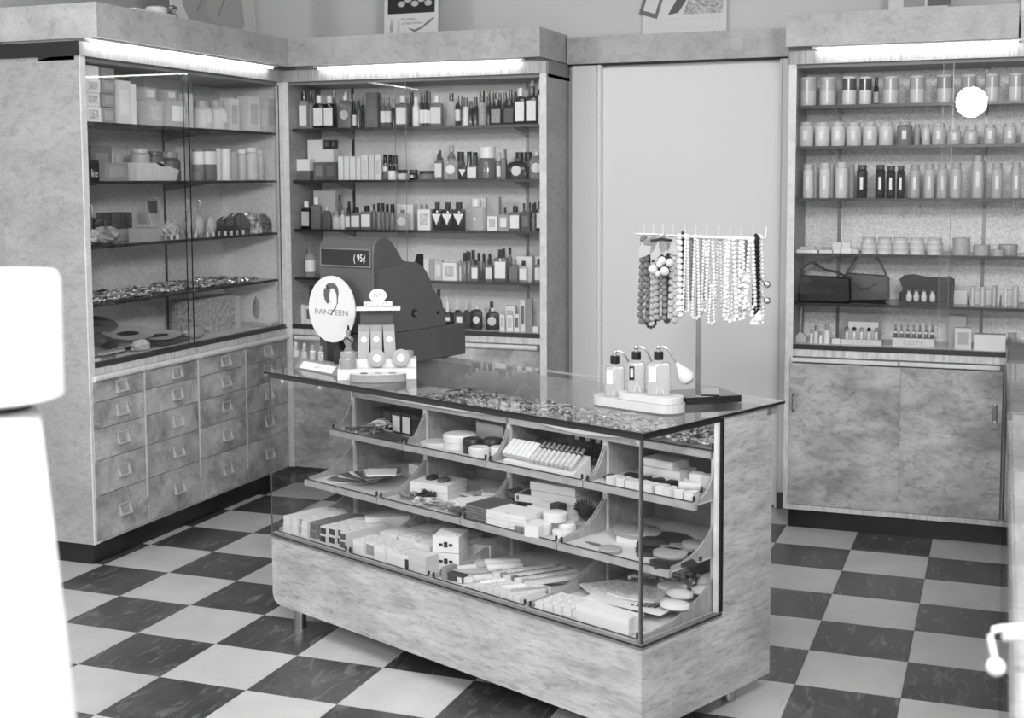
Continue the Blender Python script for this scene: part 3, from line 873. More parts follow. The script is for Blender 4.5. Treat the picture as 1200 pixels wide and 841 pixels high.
# upper glass tray under the top for the costume jewellery
put('upper_tray', B().box(DIV[0]+.02, DIV[4]-.026, .3575, CD-.0135, .765, .769), M_TRAY, ctr)
put('lip_edge', B().box(DIV[3]+.02, -.02, .3445, .3448, .768, .772), M_BLACK, ctr)
put('lip_clip', B().box(-.026, -.021, .342, .3449, .765, .79), M_BLACK, ctr)
def lens(x0, x1, z, hh, v):
    n = 14; p = [(x0+(x1-x0)*i/n, z+hh*.2) for i in range(n+1)]+[(x1-(x1-x0)*i/n, z-hh*math.sin(PI*i/n)) for i in range(n+1)]
    return B().prism(p[:-1], v, v+.004, 'y')
put('lamp_strip', lens(DIV[0]-.03, -.76, .770, .010, .338), M_WHITE, ctr)
put('lamp_strip', lens(-.66, -.33, .765, .010, .338), grey(.75), ctr)
for x in (-1.53, -1.33): put('lamp_clip', B().box(x, x+.012, .01, .03, .838, .852), M_CHROME, ctr)
cord = [(-.035, .02, .842), (-.024, .018, .838), (-.0175, .016, .825), (-.016, .014, .80)]+[(-.016, .013, .80-.06*i) for i in range(1, 8)]+[(-.016, .013, .333)]
put('white_cord', B().tube(cord, .0032, 8), M_WHITE, ctr, smooth=True)

# ---- things lying in the trays, placed in counter coordinates
def on(u, v, z): P = cw(u, v, z); return (float(P[0]), float(P[1]), float(P[2]))
BAY = ['far left', 'second', 'third', 'right']; TIERN = ['upper', 'middle', 'bottom']
CNT = {}
def rot_loc(u, v, z, rz=0.0): return dict(loc=on(u, v, z), rot=(0, 0, CA+rz))
def flatbox(u, v, z, w, d, h, t, rz, label, top=None, print_=None, group=None, name='carton', cat='box', tilt=0, front=None):
    key = ('fb', q(w), q(d), q(h))
    o = put(name, cached(key+(t,), lambda: B().box(-w/2, w/2, -d/2, d/2, 0, h).mesh(name, grey(t, .6) if not isinstance(t, str) else tone(t))), loc=on(u, v, z), rot=(tilt, 0, CA+rz))
    if top is not None: put('printed_panel', cached(key+('tp', top), lambda: B().box(-w*.42, w*.42, -d*.4, d*.4, h, h+.0005).mesh('printed_panel', tone(top) if isinstance(top, str) else grey(top, .6))), parent=o)
    if front is not None: put('end_panel', cached(key+('fr', front), lambda: B().box(-w*.46, w*.46, -d/2-.0006, -d/2, h*.12, h*.85).mesh('end_panel', tone(front) if isinstance(front, str) else grey(front, .6))), parent=o)
    tag(o, label, cat, group); return o
def lab(thing, tier, bay, nth=''):
    k = (thing, tier, bay); CNT[k] = CNT.get(k, 0)+1
    n = CNT[k]
    return '%s, %s from left, %s tray, %s bay' % (thing, ordn(n), TIERN[tier], BAY[bay])
rnd = random.Random(3)
# bottom tray, far left bay: toothpaste cartons in two layers
Z3 = TIERS[2][0]+.0006
us = [-1.555+.0335*i for i in range(10)]
for L in range(2):
    for i, u_ in enumerate(us):
        t = [.86, .84, .80, .78, .45, .42, .88, .86, .84, .8][i]; tp = ['86', '80', 'P', 'P', '40', '38', 'P', 'P', 'P', 'P'][i]
        fr = [None, None, .5, .9, .3, .3, .12, .12, .12, .3][i]
        flatbox(u_+.003*L, .125+.01*(i % 3), Z3+L*.0275, .031, .175, .027, t, .0, lab(('upper' if L else 'lower')+' layer toothpaste carton', 2, 0), tp, None, 'toothpaste cartons in the bottom far left tray', front=fr)
for i in range(4):
    flatbox(-1.415+.048*i, .36, Z3+.0, .045, .15, .03+.012*(i % 2), .82, .05, lab('pale carton lying behind the toothpaste', 2, 0), 'P')
o = flatbox(-1.262, .24, Z3, .034, .15, .07, .88, -.62, 'long white lettered carton on edge between first and second bay', None, name='carton')
text('YHOT', .034, M_BLACK, o, (-.0175, 0, .035), (PI/2, 0, -PI/2))
# bottom tray, second bay: soap and powder boxes
sp = [(-1.165, .075, .05, .09, .045, .86, None), (-1.115, .085, .045, .09, .045, .9, .5), (-1.062, .075, .05, .09, .045, .92, None), (-1.01, .08, .05, .09, .045, .90, None), (-.955, .065, .05, .07, .04, .93, None),
      (-1.14, .185, .08, .10, .05, .88, None), (-1.05, .185, .08, .10, .052, .90, None), (-.965, .175, .07, .10, .05, .94, None)]
for u_, v_, w_, d_, h_, t, fr in sp: flatbox(u_, v_, Z3, w_, d_, h_, t, .02, lab('white soap carton', 2, 1), 'P', None, 'soap and powder cartons in the bottom second tray', front=fr)
flatbox(-.892, .062, Z3, .075, .055, .05, .72, .03, 'grey carton at front of the bottom tray, second bay of counter', .8)
flatbox(-.935, .04, Z3, .012, .02, .03, .1, 0, 'tiny black box at front edge of the bottom tray, second bay')
for k in range(2):
    o = flatbox(-.868, .155, Z3+.052*k, .085, .10, .05, .9, .5, ('lower', 'upper')[k]+' of two white cartons with black crest, right end of second bay', 'P')
    for s in (-1, 0, 1): put('crest', B().box(s*.016-.006, s*.016+.006, -.0512, -.05, .020 if s else .016, .028 if s else .033), M_INK, o)
for i in range(6): flatbox(-1.16+.062*i, .30+.015*(i % 2), Z3, .058, .11, .035+.01*(i % 2), .9-.03*(i % 3), .1*(i % 3)-.1, lab('white carton lying further back', 2, 1), 'P' if i % 2 else None)
o = flatbox(-.80-.035, .29, Z3, .05, .08, .05, .86, .35, 'pale cube carton with a black round mark, bottom tray, second bay'); put('round_mark', B().cyl(.009, 0, .001, 14, Matrix.Translation((.0, -.0401, .028)) @ Matrix.Rotation(PI/2, 4, 'X')), M_INK, o)
# bottom tray, third bay: rolls, tubes and long packets
def roll(u, v, z, r, L, t, rz, label, cat='roll', name='wrapped_roll', endt=None):
    o = put(name, cached(('roll', q(r), q(L), t), lambda: B().loft([(-L/2, r*.9, r*.9), (-L/2+.003, r, r), (L/2-.003, r, r), (L/2, r*.9, r*.9)], n=14, M=Matrix.Rotation(-PI/2, 4, 'X')).mesh(name, grey(t, .45), True)), loc=on(u, v, z+r), rot=(0, 0, CA+rz))
    if endt is not None: put('end_cap', B().cyl(r*.8, -L/2-.001, -L/2, 12, Matrix.Rotation(-PI/2, 4, 'X')), grey(endt), o)
    return tag(o, label, cat)
for i in range(16):
    u_ = -.775+.042*(i % 8)+rnd.uniform(-.006, .006); v_ = .10+.13*(i//8)+rnd.uniform(-.02, .02)
    t = rnd.choice([.93, .9, .88, .7, .55, .92])
    if i % 3 == 2: flatbox(u_, v_, Z3+.001, .026, .12, .016, t, -.55+rnd.uniform(-.15, .15), lab('long narrow packet', 2, 2), rnd.choice([.3, .8, 'P']), None, 'loose packets in the bottom third tray')
    else: roll(u_, v_, Z3+.001, .0125, .11, t, -.6+rnd.uniform(-.2, .2), lab('pale wrapped roll', 2, 2), endt=.3 if i % 4 == 0 else None)
flatbox(-.735, .055, Z3+.001, .066, .026, .022, .14, .05, 'black rounded comb case at front of the bottom tray, third bay', name='comb_case', cat='case')
flatbox(-.775, .06, Z3+.001, .02, .05, .035, .5, .1, 'grey upright packet at left end of the bottom tray, third bay')
for i in range(7): flatbox(-.62+.027*i, .085, Z3+.001, .025, .13, .02, .9-.04*(i % 2), -.02, lab('white slim carton side by side', 2, 2), 'P', front=.8)
for i in range(7): flatbox(-.60+.022*i, .20+.01*(i % 2), Z3+.022, .015, .20, .012, [.8, .5, .85, .4, .9, .6, .8][i], -.35, lab('long toothbrush packet leaning on the cartons', 2, 2), [.7, 'P'][i % 2])
# bottom tray, right bay: cards, envelopes, puffs
for i in range(5): flatbox(-.375+.03*i, .075+.005*i, Z3+.001, .028, .11, .022, .93, .0, lab('white nail file packet side by side', 2, 3), 'P')
flatbox(-.155, .055, Z3+.001, .18, .055, .045, .92, .0, 'long white bandage carton at the front right corner of the counter', None)
for i in range(6):
    flatbox(-.24+.022*i, .10, Z3+.001+.002*i, .012, .11, .010, [.3, .85, .5, .9, .2, .7][i], -.5+.05*i, lab('slim cosmetic pencil case in a bundle', 2, 3), None, name='slim_case', cat='case')
o = flatbox(-.19, .215, Z3+.024, .25, .15, .003, .93, .12, 'large white tweezer card lettered TWEEZER, bottom tray, right bay', None, name='display_card', cat='card')
text('TWEEZER', .026, grey(.5), o, (-.02, .045, .0035), (0, 0, 0)); 
for i in range(9): put('tweezer', B().tube([(.02+.008*i, -.055+.002*i, .006), (.07+.004*i, -.02+.006*i, .009), (.10, .01, .006)], .0022, 5), M_STEEL if i % 2 else M_INK, o)
for i in range(4): flatbox(-.33+.05*i, .26, Z3+.018+.004*i, .09, .13, .006, .90-.05*i, -.5+.25*i, lab('pale paper packet in a loose fan', 2, 3), 'P')
for i, (u_, v_) in enumerate(((-.10, .30), (-.05, .21), (-.155, .34), (-.065, .375))):
    o = put('powder_puff', B().loft([(0, .02, .014), (.008, .042, .028), (.018, .042, .028), (.026, .02, .014)], n=16), grey(.93, .95), smooth=True, **rot_loc(u_, v_, Z3+.03, .3*i)); tag(o, '%s fluffy white oval powder puff in the bottom tray, right bay' % ORD[i+1], 'powder puff')
for i, u_ in enumerate((-.085, -.19)):
    o = put('cotton_puff', B().ball((0, 0, .036), .045, 14, 8, (1, .8, .8)), grey(.88, .95), smooth=True, **rot_loc(u_, .43, Z3+.003)); tag(o, ('right', 'left')[i]+' of two large round white cotton puffs behind the cards, bottom tray', 'powder puff')
for i in range(4):
    P_ = [(.11*math.cos(t/9*PI)*(.6+.1*i), .05*math.sin(t/9*PI), .008+.0*t) for t in range(10)]
    o = put('expanding_bracelet', B().tube(P_, .006, 6), M_PATT, **rot_loc(-.23+.02*i, .32+.012*i, Z3+.034+.006*i, .2*i)); tag(o, '%s patterned comb band curved at the back of the bottom tray, right bay' % ORD[i+1], 'band')
# middle tray, far left: sheaf of magazines and cards; second: stockings, cards; third: notebooks, boxes, jars; right: compacts
Z2 = TIERS[1][0]+.0006
for i in range(13): flatbox(-1.475+.015*i, .245+.018*(i % 3), Z2+.0045*i, .17-.006*i, .10, .004, [.82, .5, .9, .3, .85, .6, .3, .92, .88, .25, .8, .45, .9][i], .55-.11*i, lab('flat printed stocking envelope in a loose heap', 1, 0), 'F' if i in (1, 3, 6, 9, 11) else 'P' if i % 2 else None, None, 'flat envelopes heaped in the middle far left tray', name='envelope', cat='envelope')
flatbox(-1.33, .47, Z2, .14, .03, .035, .92, -.1, 'long white box standing at the back of the middle tray, far left bay')
for i in range(2): flatbox(-1.075, .30, Z2+.028*i, .145, .12, .027, .92-.05*i, .25, ('lower', 'upper')[i]+' white gift box with dark oval brushes, middle tray, second bay', None, name='gift_box')
for i, u_ in enumerate((-1.105, -1.05)):
    o = put('dark_brush', B().loft([(0, .02, .032), (.007, .019, .03), (.01, .01, .02)], n=16), M_INK if i == 0 else grey(.32), smooth=True, **rot_loc(u_, .30, Z2+.056, .5)); tag(o, ('black', 'grey')[i]+' oval hairbrush lying on the white gift box, middle tray', 'brush')
def ruffle(name, u, v, z, t, label, r=.045, n=26, cat='hair ornament'):
    g = B(); rr = random.Random(int(u*1000)+n)
    for i in range(n):
        a = rr.uniform(0, 2*PI); d = rr.uniform(0, r); x, y = d*math.cos(a), d*math.sin(a)*.8
        M = Matrix.Translation((x, y, .004+.022*rr.random())) @ Matrix.Rotation(rr.uniform(0, 6), 4, 'Z') @ Matrix.Rotation(rr.uniform(-.7, .7), 4, 'X')
        g.prism([(-.013, -.004), (0, -.007), (.013, -.003), (.011, .005), (0, .008), (-.012, .004)], 0, .0012, 'z', M)
    o = put(name, g, grey(t, .5), **rot_loc(u, v, z)); return tag(o, label, cat)
ruffle('artificial_flower', -1.115, .205, Z2, .5, 'grey crumpled flower at front of the middle tray, second bay')
ruffle('artificial_flower', -1.05, .225, Z2+.01, .15, 'dark leafy spray beside the grey flower, middle tray, second bay', .05, 36)
ruffle('artificial_flower', -1.0, .19, Z2, .86, 'white speckled flower at front of the middle tray, second bay', .05, 36)
ruffle('artificial_flower', -.93, .20, Z2, .6, 'pale grey ribbon flower near right end of the middle tray, second bay', .04, 30)
ruffle('artificial_flower', -.86, .175, Z2, .3, 'small dark ribbon at the right front corner of the middle tray, second bay', .025, 16)
for i in range(7): flatbox(-.92+.012*i, .255+.003*i, Z2+.002+.0045*i, .09, .13, .004, .93-.03*(i % 2), -.35-.03*i, lab('white hair net card fanned in a row', 1, 1), 'P' if i == 0 else None, None, 'hair net cards fanned in the middle second tray', name='hair_net_card', cat='card')
for i in range(5): flatbox(-.98+.035*i, .37+.01*(i % 2), Z2+.01+.008*(i % 3), .05, .07, .006, [.85, .5, .9, .2, .6][i], .4*i, lab('small mixed card at the back', 1, 1), 'P')
for i in range(12): flatbox(-.755+.0006*i, .215, Z2+.0042*i, .10, .12, .0038, .30 if i % 2 else .44, .0, '%s notebook from the bottom in the dark stack, middle tray, third bay' % ORD[i+1], None, None, 'dark notebooks stacked in the middle third tray', name='notebook', cat='notebook')
for i in range(4): flatbox(-.665+.004*(i % 2), .20, Z2+.0125*i, .088, .10, .0118, .92, .0, '%s white flat box from the bottom, stack beside the dark notebooks' % ORD[i+1], .95, name='flat_box')
for i in range(4): flatbox(-.59-.003*i, .215, Z2+.0125*i, .075, .12, .0118, .93, .1, '%s white flat box from the bottom, right hand stack, middle tray, third bay' % ORD[i+1], .9, name='flat_box')
for i in range(4): flatbox(-.60-.004*i, .40, Z2+.027*i, .17, .13, .026, .92, .1, '%s large white box from the bottom at the back of the middle tray, third bay' % ORD[i+1], .9, name='gift_box', front=None)
flatbox(-.70, .36, Z2+.04, .10, .08, .022, .9, .25, 'white framed box with a dark lined panel, middle tray, third bay', .35, name='gift_box')
flatbox(-.76, .35, Z2+.045, .09, .06, .014, .35, -.3, 'small dark flat case behind the notebooks, middle tray', .3, name='flat_case', cat='case')
for nm, u_, v_, r_, h_, dz, lb in (('cream_jar', -.505, .235, .036, .026, .034, 'large white lidded jar lying on the stack of jars, middle tray, third bay'), ('cream_jar', -.525, .195, .033, .034, 0, 'white jar under the large lidded jar, middle tray, third bay'),
        ('cream_jar', -.475, .255, .03, .030, 0, 'white jar right of the large lidded jar, middle tray'), ('cream_jar', -.455, .21, .03, .02, 0, 'low white jar nearest the partition, middle tray, third bay'), ('glass_dish', -.575, .165, .022, .02, 0, 'left glass dish before the white jars, middle tray'), ('glass_dish', -.545, .16, .02, .02, 0, 'right glass dish before the white jars, middle tray')):
    o = put(nm, B().loft([(0, r_*.95, r_*.95), (h_*.5, r_*.97, r_*.97), (h_*.52, r_, r_), (h_*.94, r_, r_), (h_, r_*.94, r_*.94)], n=22), grey(.92, .35) if nm == 'cream_jar' else M_BG2, smooth=True, **rot_loc(u_, v_, Z2+dz)); tag(o, lb, 'jar' if nm == 'cream_jar' else 'dish')
flatbox(-.515, .155, Z2, .05, .03, .035, .93, .1, 'white rounded box at the front right of the middle tray, third bay')
flatbox(-.55, .30, Z2+.036, .035, .035, .03, .1, .0, 'black cube box behind the large lidded jar, middle tray')
g = B()
for i in range(14):
    a = PI*i/13; g.tube([(0, 0, 0), (.03*math.cos(a), .01, .018+.02*math.sin(a)), (.045*math.cos(a), .012, .02+.035*math.sin(a))], [.003, .004, .002], 5)
o = put('spiky_ornament', g, M_BLACK, **rot_loc(-.475, .325, Z2+.03)); tag(o, 'black spiky hair ornament in the middle tray, third bay', 'hair ornament')
o = put('small_pot', B().loft([(0, .018, .018), (.02, .024, .024), (.022, .02, .02)], n=16), grey(.5), smooth=True, **rot_loc(-.44, .28, Z2+.01)); tag(o, 'small grey pot beside the black spiky ornament', 'pot')
def compact(u, v, z, r, h, t, label, rx=1.0, rim=.75, tl=0):
    o = put('powder_compact', B().loft([(0, r*rx*.96, r*.96), (h*.45, r*rx, r)], n=28), M_STEEL if rim > .7 else grey(rim, .3), smooth=True, loc=on(u, v, z), rot=(tl, 0, CA))
    put('lid', B().loft([(h*.5, r*rx, r), (h*.9, r*rx*.98, r*.98), (h, r*rx*.9, r*.9)], n=28), grey(t, .3), o, smooth=True); return tag(o, label, 'compact')
compact(-.255, .185, Z2, .033, .012, .62, 'round pale compact with an engraved lid nearest the left front of the right bay', rim=.85)
compact(-.275, .33, Z2+.02, .062, .014, .5, 'large oval grey compact standing on papers, middle tray, right bay', 1.2, .6)
compact(-.085, .235, Z2+.008, .045, .016, .56, 'oval grey compact in the centre of the middle tray, right bay', 1.1, .5)
compact(-.105, .295, Z2+.008, .045, .016, .45, 'oval mid grey compact behind the centre one, middle tray, right bay', 1.15, .8)
compact(-.07, .33, Z2+.012, .038, .02, .5, 'round glossy compact nearest the side panel, middle tray, right bay', 1.0, .4)
compact(-.165, .35, Z2+.012, .055, .014, .18, 'black oval compact with a pale rim at the back, middle tray, right bay', 1.2, .85)
for i, (u_, v_, rz) in enumerate(((-.065, .175, .9), (-.165, .235, .75), (-.035, .225, 1.0), (-.02-.035, .28, .9))):
    flatbox(u_, v_, Z2, .058, .058, .012, .15, rz, '%s square black leather compact with pale rim, middle tray, right bay' % ORD[i+1], .12, name='square_compact', cat='compact')
o = put('folded_bag', B().loft([(0, .045, .03), (.012, .05, .034), (.025, .03, .02)], rect=True), M_INK, smooth=True, **rot_loc(-.175, .285, Z2+.008, .5)); tag(o, 'dark crumpled pouch between the compacts, middle tray, right bay', 'pouch')
o = put('leaf_spray', B().prism([(-.035, 0), (-.01, -.008), (.03, -.012), (.04, -.002), (.01, .01), (-.02, .008)], 0, .002, 'z'), grey(.35), **rot_loc(-.335, .21, Z2)); tag(o, 'dark leaf shaped pin left of the pale engraved compact', 'pin')
flatbox(-.24, .33, Z2, .14, .10, .018, .75, .15, 'pale flat box under the large oval compact, middle tray, right bay')
# upper tray
Z1 = TIERS[0][0]+.0006
for i in range(13):
    P_ = [(-.05, .0, .003), (-.02, .012, .006), (.02, .01*math.sin(i), .006), (.06, -.008, .003)]
    o = put('hair_comb', B().tube(P_, .004, 6), M_BLACK if i % 3 else M_CHROME, **rot_loc(-1.52+.015*i, .30+.012*(i % 3), Z1+.002*i, .25*i)); tag(o, lab('thin dark comb in a jumble', 0, 0), 'comb', 'combs jumbled in the upper far left tray')
ruffle('artificial_flower', -1.40, .34, Z1+.02, .92, 'white flower spray on dark combs, upper tray, far left bay', .05, 34)
for i in range(5): flatbox(-1.46+.052*i, .42, Z1, .046, .10, .075, .1, -.1, lab('black upright brush box', 0, 0), None, None, 'black brush boxes in the upper far left tray', front=.85 if i in (3, 2) else None)
flatbox(-1.33, .31, Z1, .15, .06, .008, .25, -.1, 'long dark comb case at front of the upper tray, far left bay', name='comb_case', cat='case')
for nm, u_, v_, r_, h_, t, lb in (('round_box', -1.115, .33, .055, .012, .86, 'flat white round box at left of the upper tray, second bay'), ('round_box', -1.035, .36, .055, .045, .9, 'tall white round powder box, upper tray, second bay'),
        ('round_box', -.945, .33, .032, .045, .08, 'black round tub nearest the front, upper tray, second bay'), ('round_box', -.895, .37, .034, .045, .09, 'black round tub behind the nearest black tub'), ('round_box', -.855, .425, .036, .045, .1, 'rearmost black round tub, upper tray, second bay'),
        ('round_box', -.885, .30, .034, .03, .88, 'white round tub right of the black tub, upper tray'), ('round_box', -.84, .345, .03, .03, .86, 'small white round tub beside the lipstick row'), ('round_box', -.965, .42, .04, .03, .84, 'pale round box behind the black tubs, upper tray')):
    o = put(nm, B().loft([(0, r_*.97, r_*.97), (h_*.5, r_*.97, r_*.97), (h_*.52, r_, r_), (h_*.95, r_, r_), (h_, r_*.96, r_*.96)], n=24), grey(t, .35), smooth=True, **rot_loc(u_, v_, Z1)); tag(o, lb, 'round box')
    put('lid', B().loft([(h_, r_*.9, r_*.9), (h_+.002, r_*.88, r_*.88)], n=24), grey(min(.93, t+.06), .4), o)
flatbox(-.99, .49, Z1, .13, .07, .07, .8, -.05, 'large pale box at the back of the upper tray, second bay', None)
rack = put('lipstick_rack', B().prism([(.285, Z1), (.36, Z1), (.36, Z1+.05), (.285, Z1+.008)], -.765, -.475, 'x'), grey(.85), ctr); rack.parent = None; rack.location = tuple(CF); rack.rotation_euler = (0, 0, CA); tag(rack, 'sloping pale rack under the row of lipsticks, upper tray, third bay', 'rack')
for i in range(15):
    u_ = -.765+.0195*i
    if i < 6:
        o = put('powder_stick', cached('pst', lambda: B().box(-.0085, .0085, -.008, .008, -.032, .032).mesh('powder_stick', M_WHITE)), loc=on(u_+.003, .315, Z1+.044), rot=(-.95, 0, CA)); tag(o, '%s white square stick from left on the sloping rack' % ORD[i+1], 'stick', 'white sticks on the sloping rack')
    else:
        o = put('lipstick', cached('lps', lambda: B().cyl(.008, -.038, .022, 12).mesh('lipstick', grey(.82, .25, .3), True)), loc=on(u_+.003, .315, Z1+.046), rot=(-.95, 0, CA)); put('metal_tip', cached('lpt', lambda: B().cyl(.0068, .022, .042, 12).mesh('metal_tip', M_CHROME, True)), parent=o)
        put('dark_ring', cached('lpr', lambda: B().cyl(.0083, .014, .020, 12).mesh('dark_ring', M_INK, True)), parent=o); tag(o, '%s metal lipstick from left on the sloping rack' % ORD[i-5], 'lipstick', 'metal lipsticks on the sloping rack')
for i in range(5):
    o = flatbox(-.60+.042*i, .46, Z1, .038, .03, .10, .07, 0, lab('tall black display card box', 0, 2), None, None, 'black card boxes behind the lipsticks'); put('white_window', B().box(-.009, .009, -.0156, -.0151, .072, .092), M_WHITE, o)
for i in range(3): flatbox(-.73+.04*i, .43, Z1, .03, .03, .06, .14, 0, lab('small dark carton', 0, 2))
for i in range(9): flatbox(-.33+.034*i, .295+.004*(i % 2), Z1, .028, .04, .024, .92-.03*(i % 3), .2*(i % 3)-.2, lab('small white carton in front row', 0, 3), 'P' if i % 2 else None, None, 'small white cartons in the upper right tray')
for i in range(6): flatbox(-.30+.045*i, .34, Z1+.012, .04, .025, .016, .1, .5*i, lab('small black case in the middle', 0, 3), None, None, 'small black cases in the upper right tray', name='small_case', cat='case')
o = put('dark_bow', B().loft([(0, .02, .01), (.01, .032, .016), (.02, .012, .01)], n=12), M_INK, smooth=True, **rot_loc(-.36, .32, Z1)); tag(o, 'dark bow clip at left front of the upper tray, right bay', 'clip')
for i in range(3): flatbox(-.22-.01*i, .42, Z1+.024*i, .17-.03*i, .08, .023, .84-.07*i, .0, '%s pale flat box from the bottom, stack at the back of the upper right bay' % ORD[i+1], front=.88)
for i in range(5): flatbox(-.12+.02*i, .385-.008*(i % 2), Z1+.02*(i % 2), .035, .035, .035, .92-.04*(i % 2), .4*i, lab('white carton heaped near the side panel', 0, 3), None, None, 'white cartons heaped near the side panel')
roll(-.075, .31, Z1+.022, .012, .06, .7, -1.0, 'grey glass tube lying on the white cartons, upper tray, right bay', 'tube', 'glass_tube', .5)
# jewellery spread under the top glass: too many small pieces to count
def clutter(x0, x1, y0, y1, z, n, seed, mats, s=.006):
    rr = random.Random(seed); gs = [B() for _ in mats]
    for i in range(n):
        g = gs[i % len(mats)]; x, y = rr.uniform(x0, x1), rr.uniform(y0, y1); r = s*rr.uniform(.5, 1.3); zz = z+r*.8+rr.uniform(0, .009)
        if i % 3: g.ball((x, y, zz), r, 5, 3, (1, 1, .7))
        else:
            a = rr.uniform(0, PI); k = 7; R_ = r*2
            g.tube([(x+R_*math.cos(2*PI*j/k), y+R_*math.sin(2*PI*j/k)*math.cos(a), zz+abs(R_*.4*math.sin(2*PI*j/k)*math.sin(a))) for j in range(k)], .0013, 4, True)
    return gs
JM = [M_CHROME, grey(.92, .3), grey(.2, .3), grey(.6, .3), M_WHITE]
def heap(name, label, origin, rz, args):
    r = empty(name, origin, rz); tag(r, label, 'jewellery')
    for g, m in zip(clutter(*args), JM): put('loose_pieces', g, m, r, kind='stuff')
    return r
heap('costume_jewellery', 'earrings and brooches spread on the upper tray under the counter glass', tuple(CF), CA, (-1.25, -.04, .362, .58, .7695, 1500, 5, JM))
heap('costume_jewellery', 'heaped costume jewellery on the fourth shelf of the left cabinet', (-.325, .275, 0), PI/2, (.06, 1.36, .05, .30, SH_L[3]+.001, 1500, 8, JM, .008))
for i in range(3):
    flatbox(-1.35+.07*i, .46, .7695, .045, .16, .012, [.8, .9, .5, .92, .7, .88, .8][i], 0, '%s long strip of bangles from left under the counter top' % ORD[i+1], 'P', name='bangle_strip', cat='jewellery')

# ================================================================ THINGS ON THE COUNTER
def ontop(px, py): P = atz(px, py, ZT); return np.array([P[0], P[1], ZT])
class Card:
    """upright plane through P that faces the place the photograph was taken from, for reading off real sizes"""
    def __init__(s, P): s.P = np.array(P, float); d = s.P-CAM; d[2] = 0; s.n = d/np.linalg.norm(d); s.ax = np.array([s.n[1], -s.n[0], 0]); s.rz = math.atan2(s.ax[1], s.ax[0]); s.m = float((s.P-CAM)@_fw)/F_PX
    def at(s, px, py, off=0.0): d = ray(px, py); t = ((s.P-CAM)@s.n+off)/(d@s.n); return CAM+d*t
    def loc(s, px, py): Q = s.at(px, py)-s.P; return float(Q@s.ax), float(Q[2])
def register():
    P0 = (1.0141, .0716, ZT+.0005); rz = math.radians(-15.47)
    r = empty('cash_register', P0, rz); tag(r, 'dark grey cash register with rounded hood at the rear left of the counter', 'cash register')
    body = grey(.29, .5); W = -.25
    pr = [(0, .116), (0, .395), (.006, .420), (.02, .436), (.04, .443), (.062, .443), (.085, .436), (.107, .42), (.13, .392), (.15, .368), (.165, .358), (.19, .355), (.225, .351), (.255, .338), (.28, .315), (.298, .285), (.315, .255), (.335, .232), (.362, .214), (.371, .18), (.383, .14), (.383, .116)]
    put('housing', B().prism(pr, W, 0, 'x'), body, r, bev=.003)
    put('cash_drawer', B().box(W-.004, .006, -.002, .495, 0, .114), body, r, bev=.003)
    pl = [(.02, .116), (.02, .338), (.19, .352), (.225, .349), (.255, .335), (.278, .312), (.296, .283), (.312, .252), (.333, .229), (.358, .211), (.367, .18), (.379, .14), (.379, .116)]
    put('side_plate', B().prism(pl, .0005, .004, 'x'), grey(.31, .5), r)
    w_ = put('display_window', B().box(W+.014, -.012, -.004, -.0005, .348, .402), M_INK, r)
    put('window_frame', B().box(W+.010, -.008, -.0055, -.0005, .402, .406).box(W+.010, -.008, -.0055, -.0005, .344, .348).box(W+.010, W+.014, -.0055, -.0005, .348, .402).box(-.012, -.008, -.0055, -.0005, .348, .402), grey(.42), r)
    text('( 95¢', .036, M_WHITE, w_, (-.058, -.0045, .374), sx=.75)
    put('lock', B().cyl(.014, 0, .004, 16, Matrix.Translation((.0045, .205, .175)) @ Matrix.Rotation(PI/2, 4, 'Y')), M_INK, r)
    put('lock_cylinder', B().cyl(.008, 0, .006, 16, Matrix.Translation((.0045, .208, .173)) @ Matrix.Rotation(PI/2, 4, 'Y')), M_STEEL, r)
    put('key_hole', B().cyl(.006, 0, .003, 12, Matrix.Translation((.0045, .335, .165)) @ Matrix.Rotation(PI/2, 4, 'Y')), M_BLACK, r)
    for z in (.20, .182): put('rivet', B().cyl(.0035, 0, .003, 10, Matrix.Translation((.0045, .345, z)) @ Matrix.Rotation(PI/2, 4, 'Y')), M_CHROME, r)
    for i in range(5): put('side_slot', B().box(.0, .0015, .004, .008, .33-.02*i, .342-.02*i), M_INK, r)
    put('keyboard_ledge', B().box(W+.02, -.01, .384, .45, .114, .122), M_BLACK, r)
    put('receipt_blade', B().prism([(.275, .325), (.30, .325), (.30, .375)], -.06, -.03, 'x'), M_BLACK, r)
register()

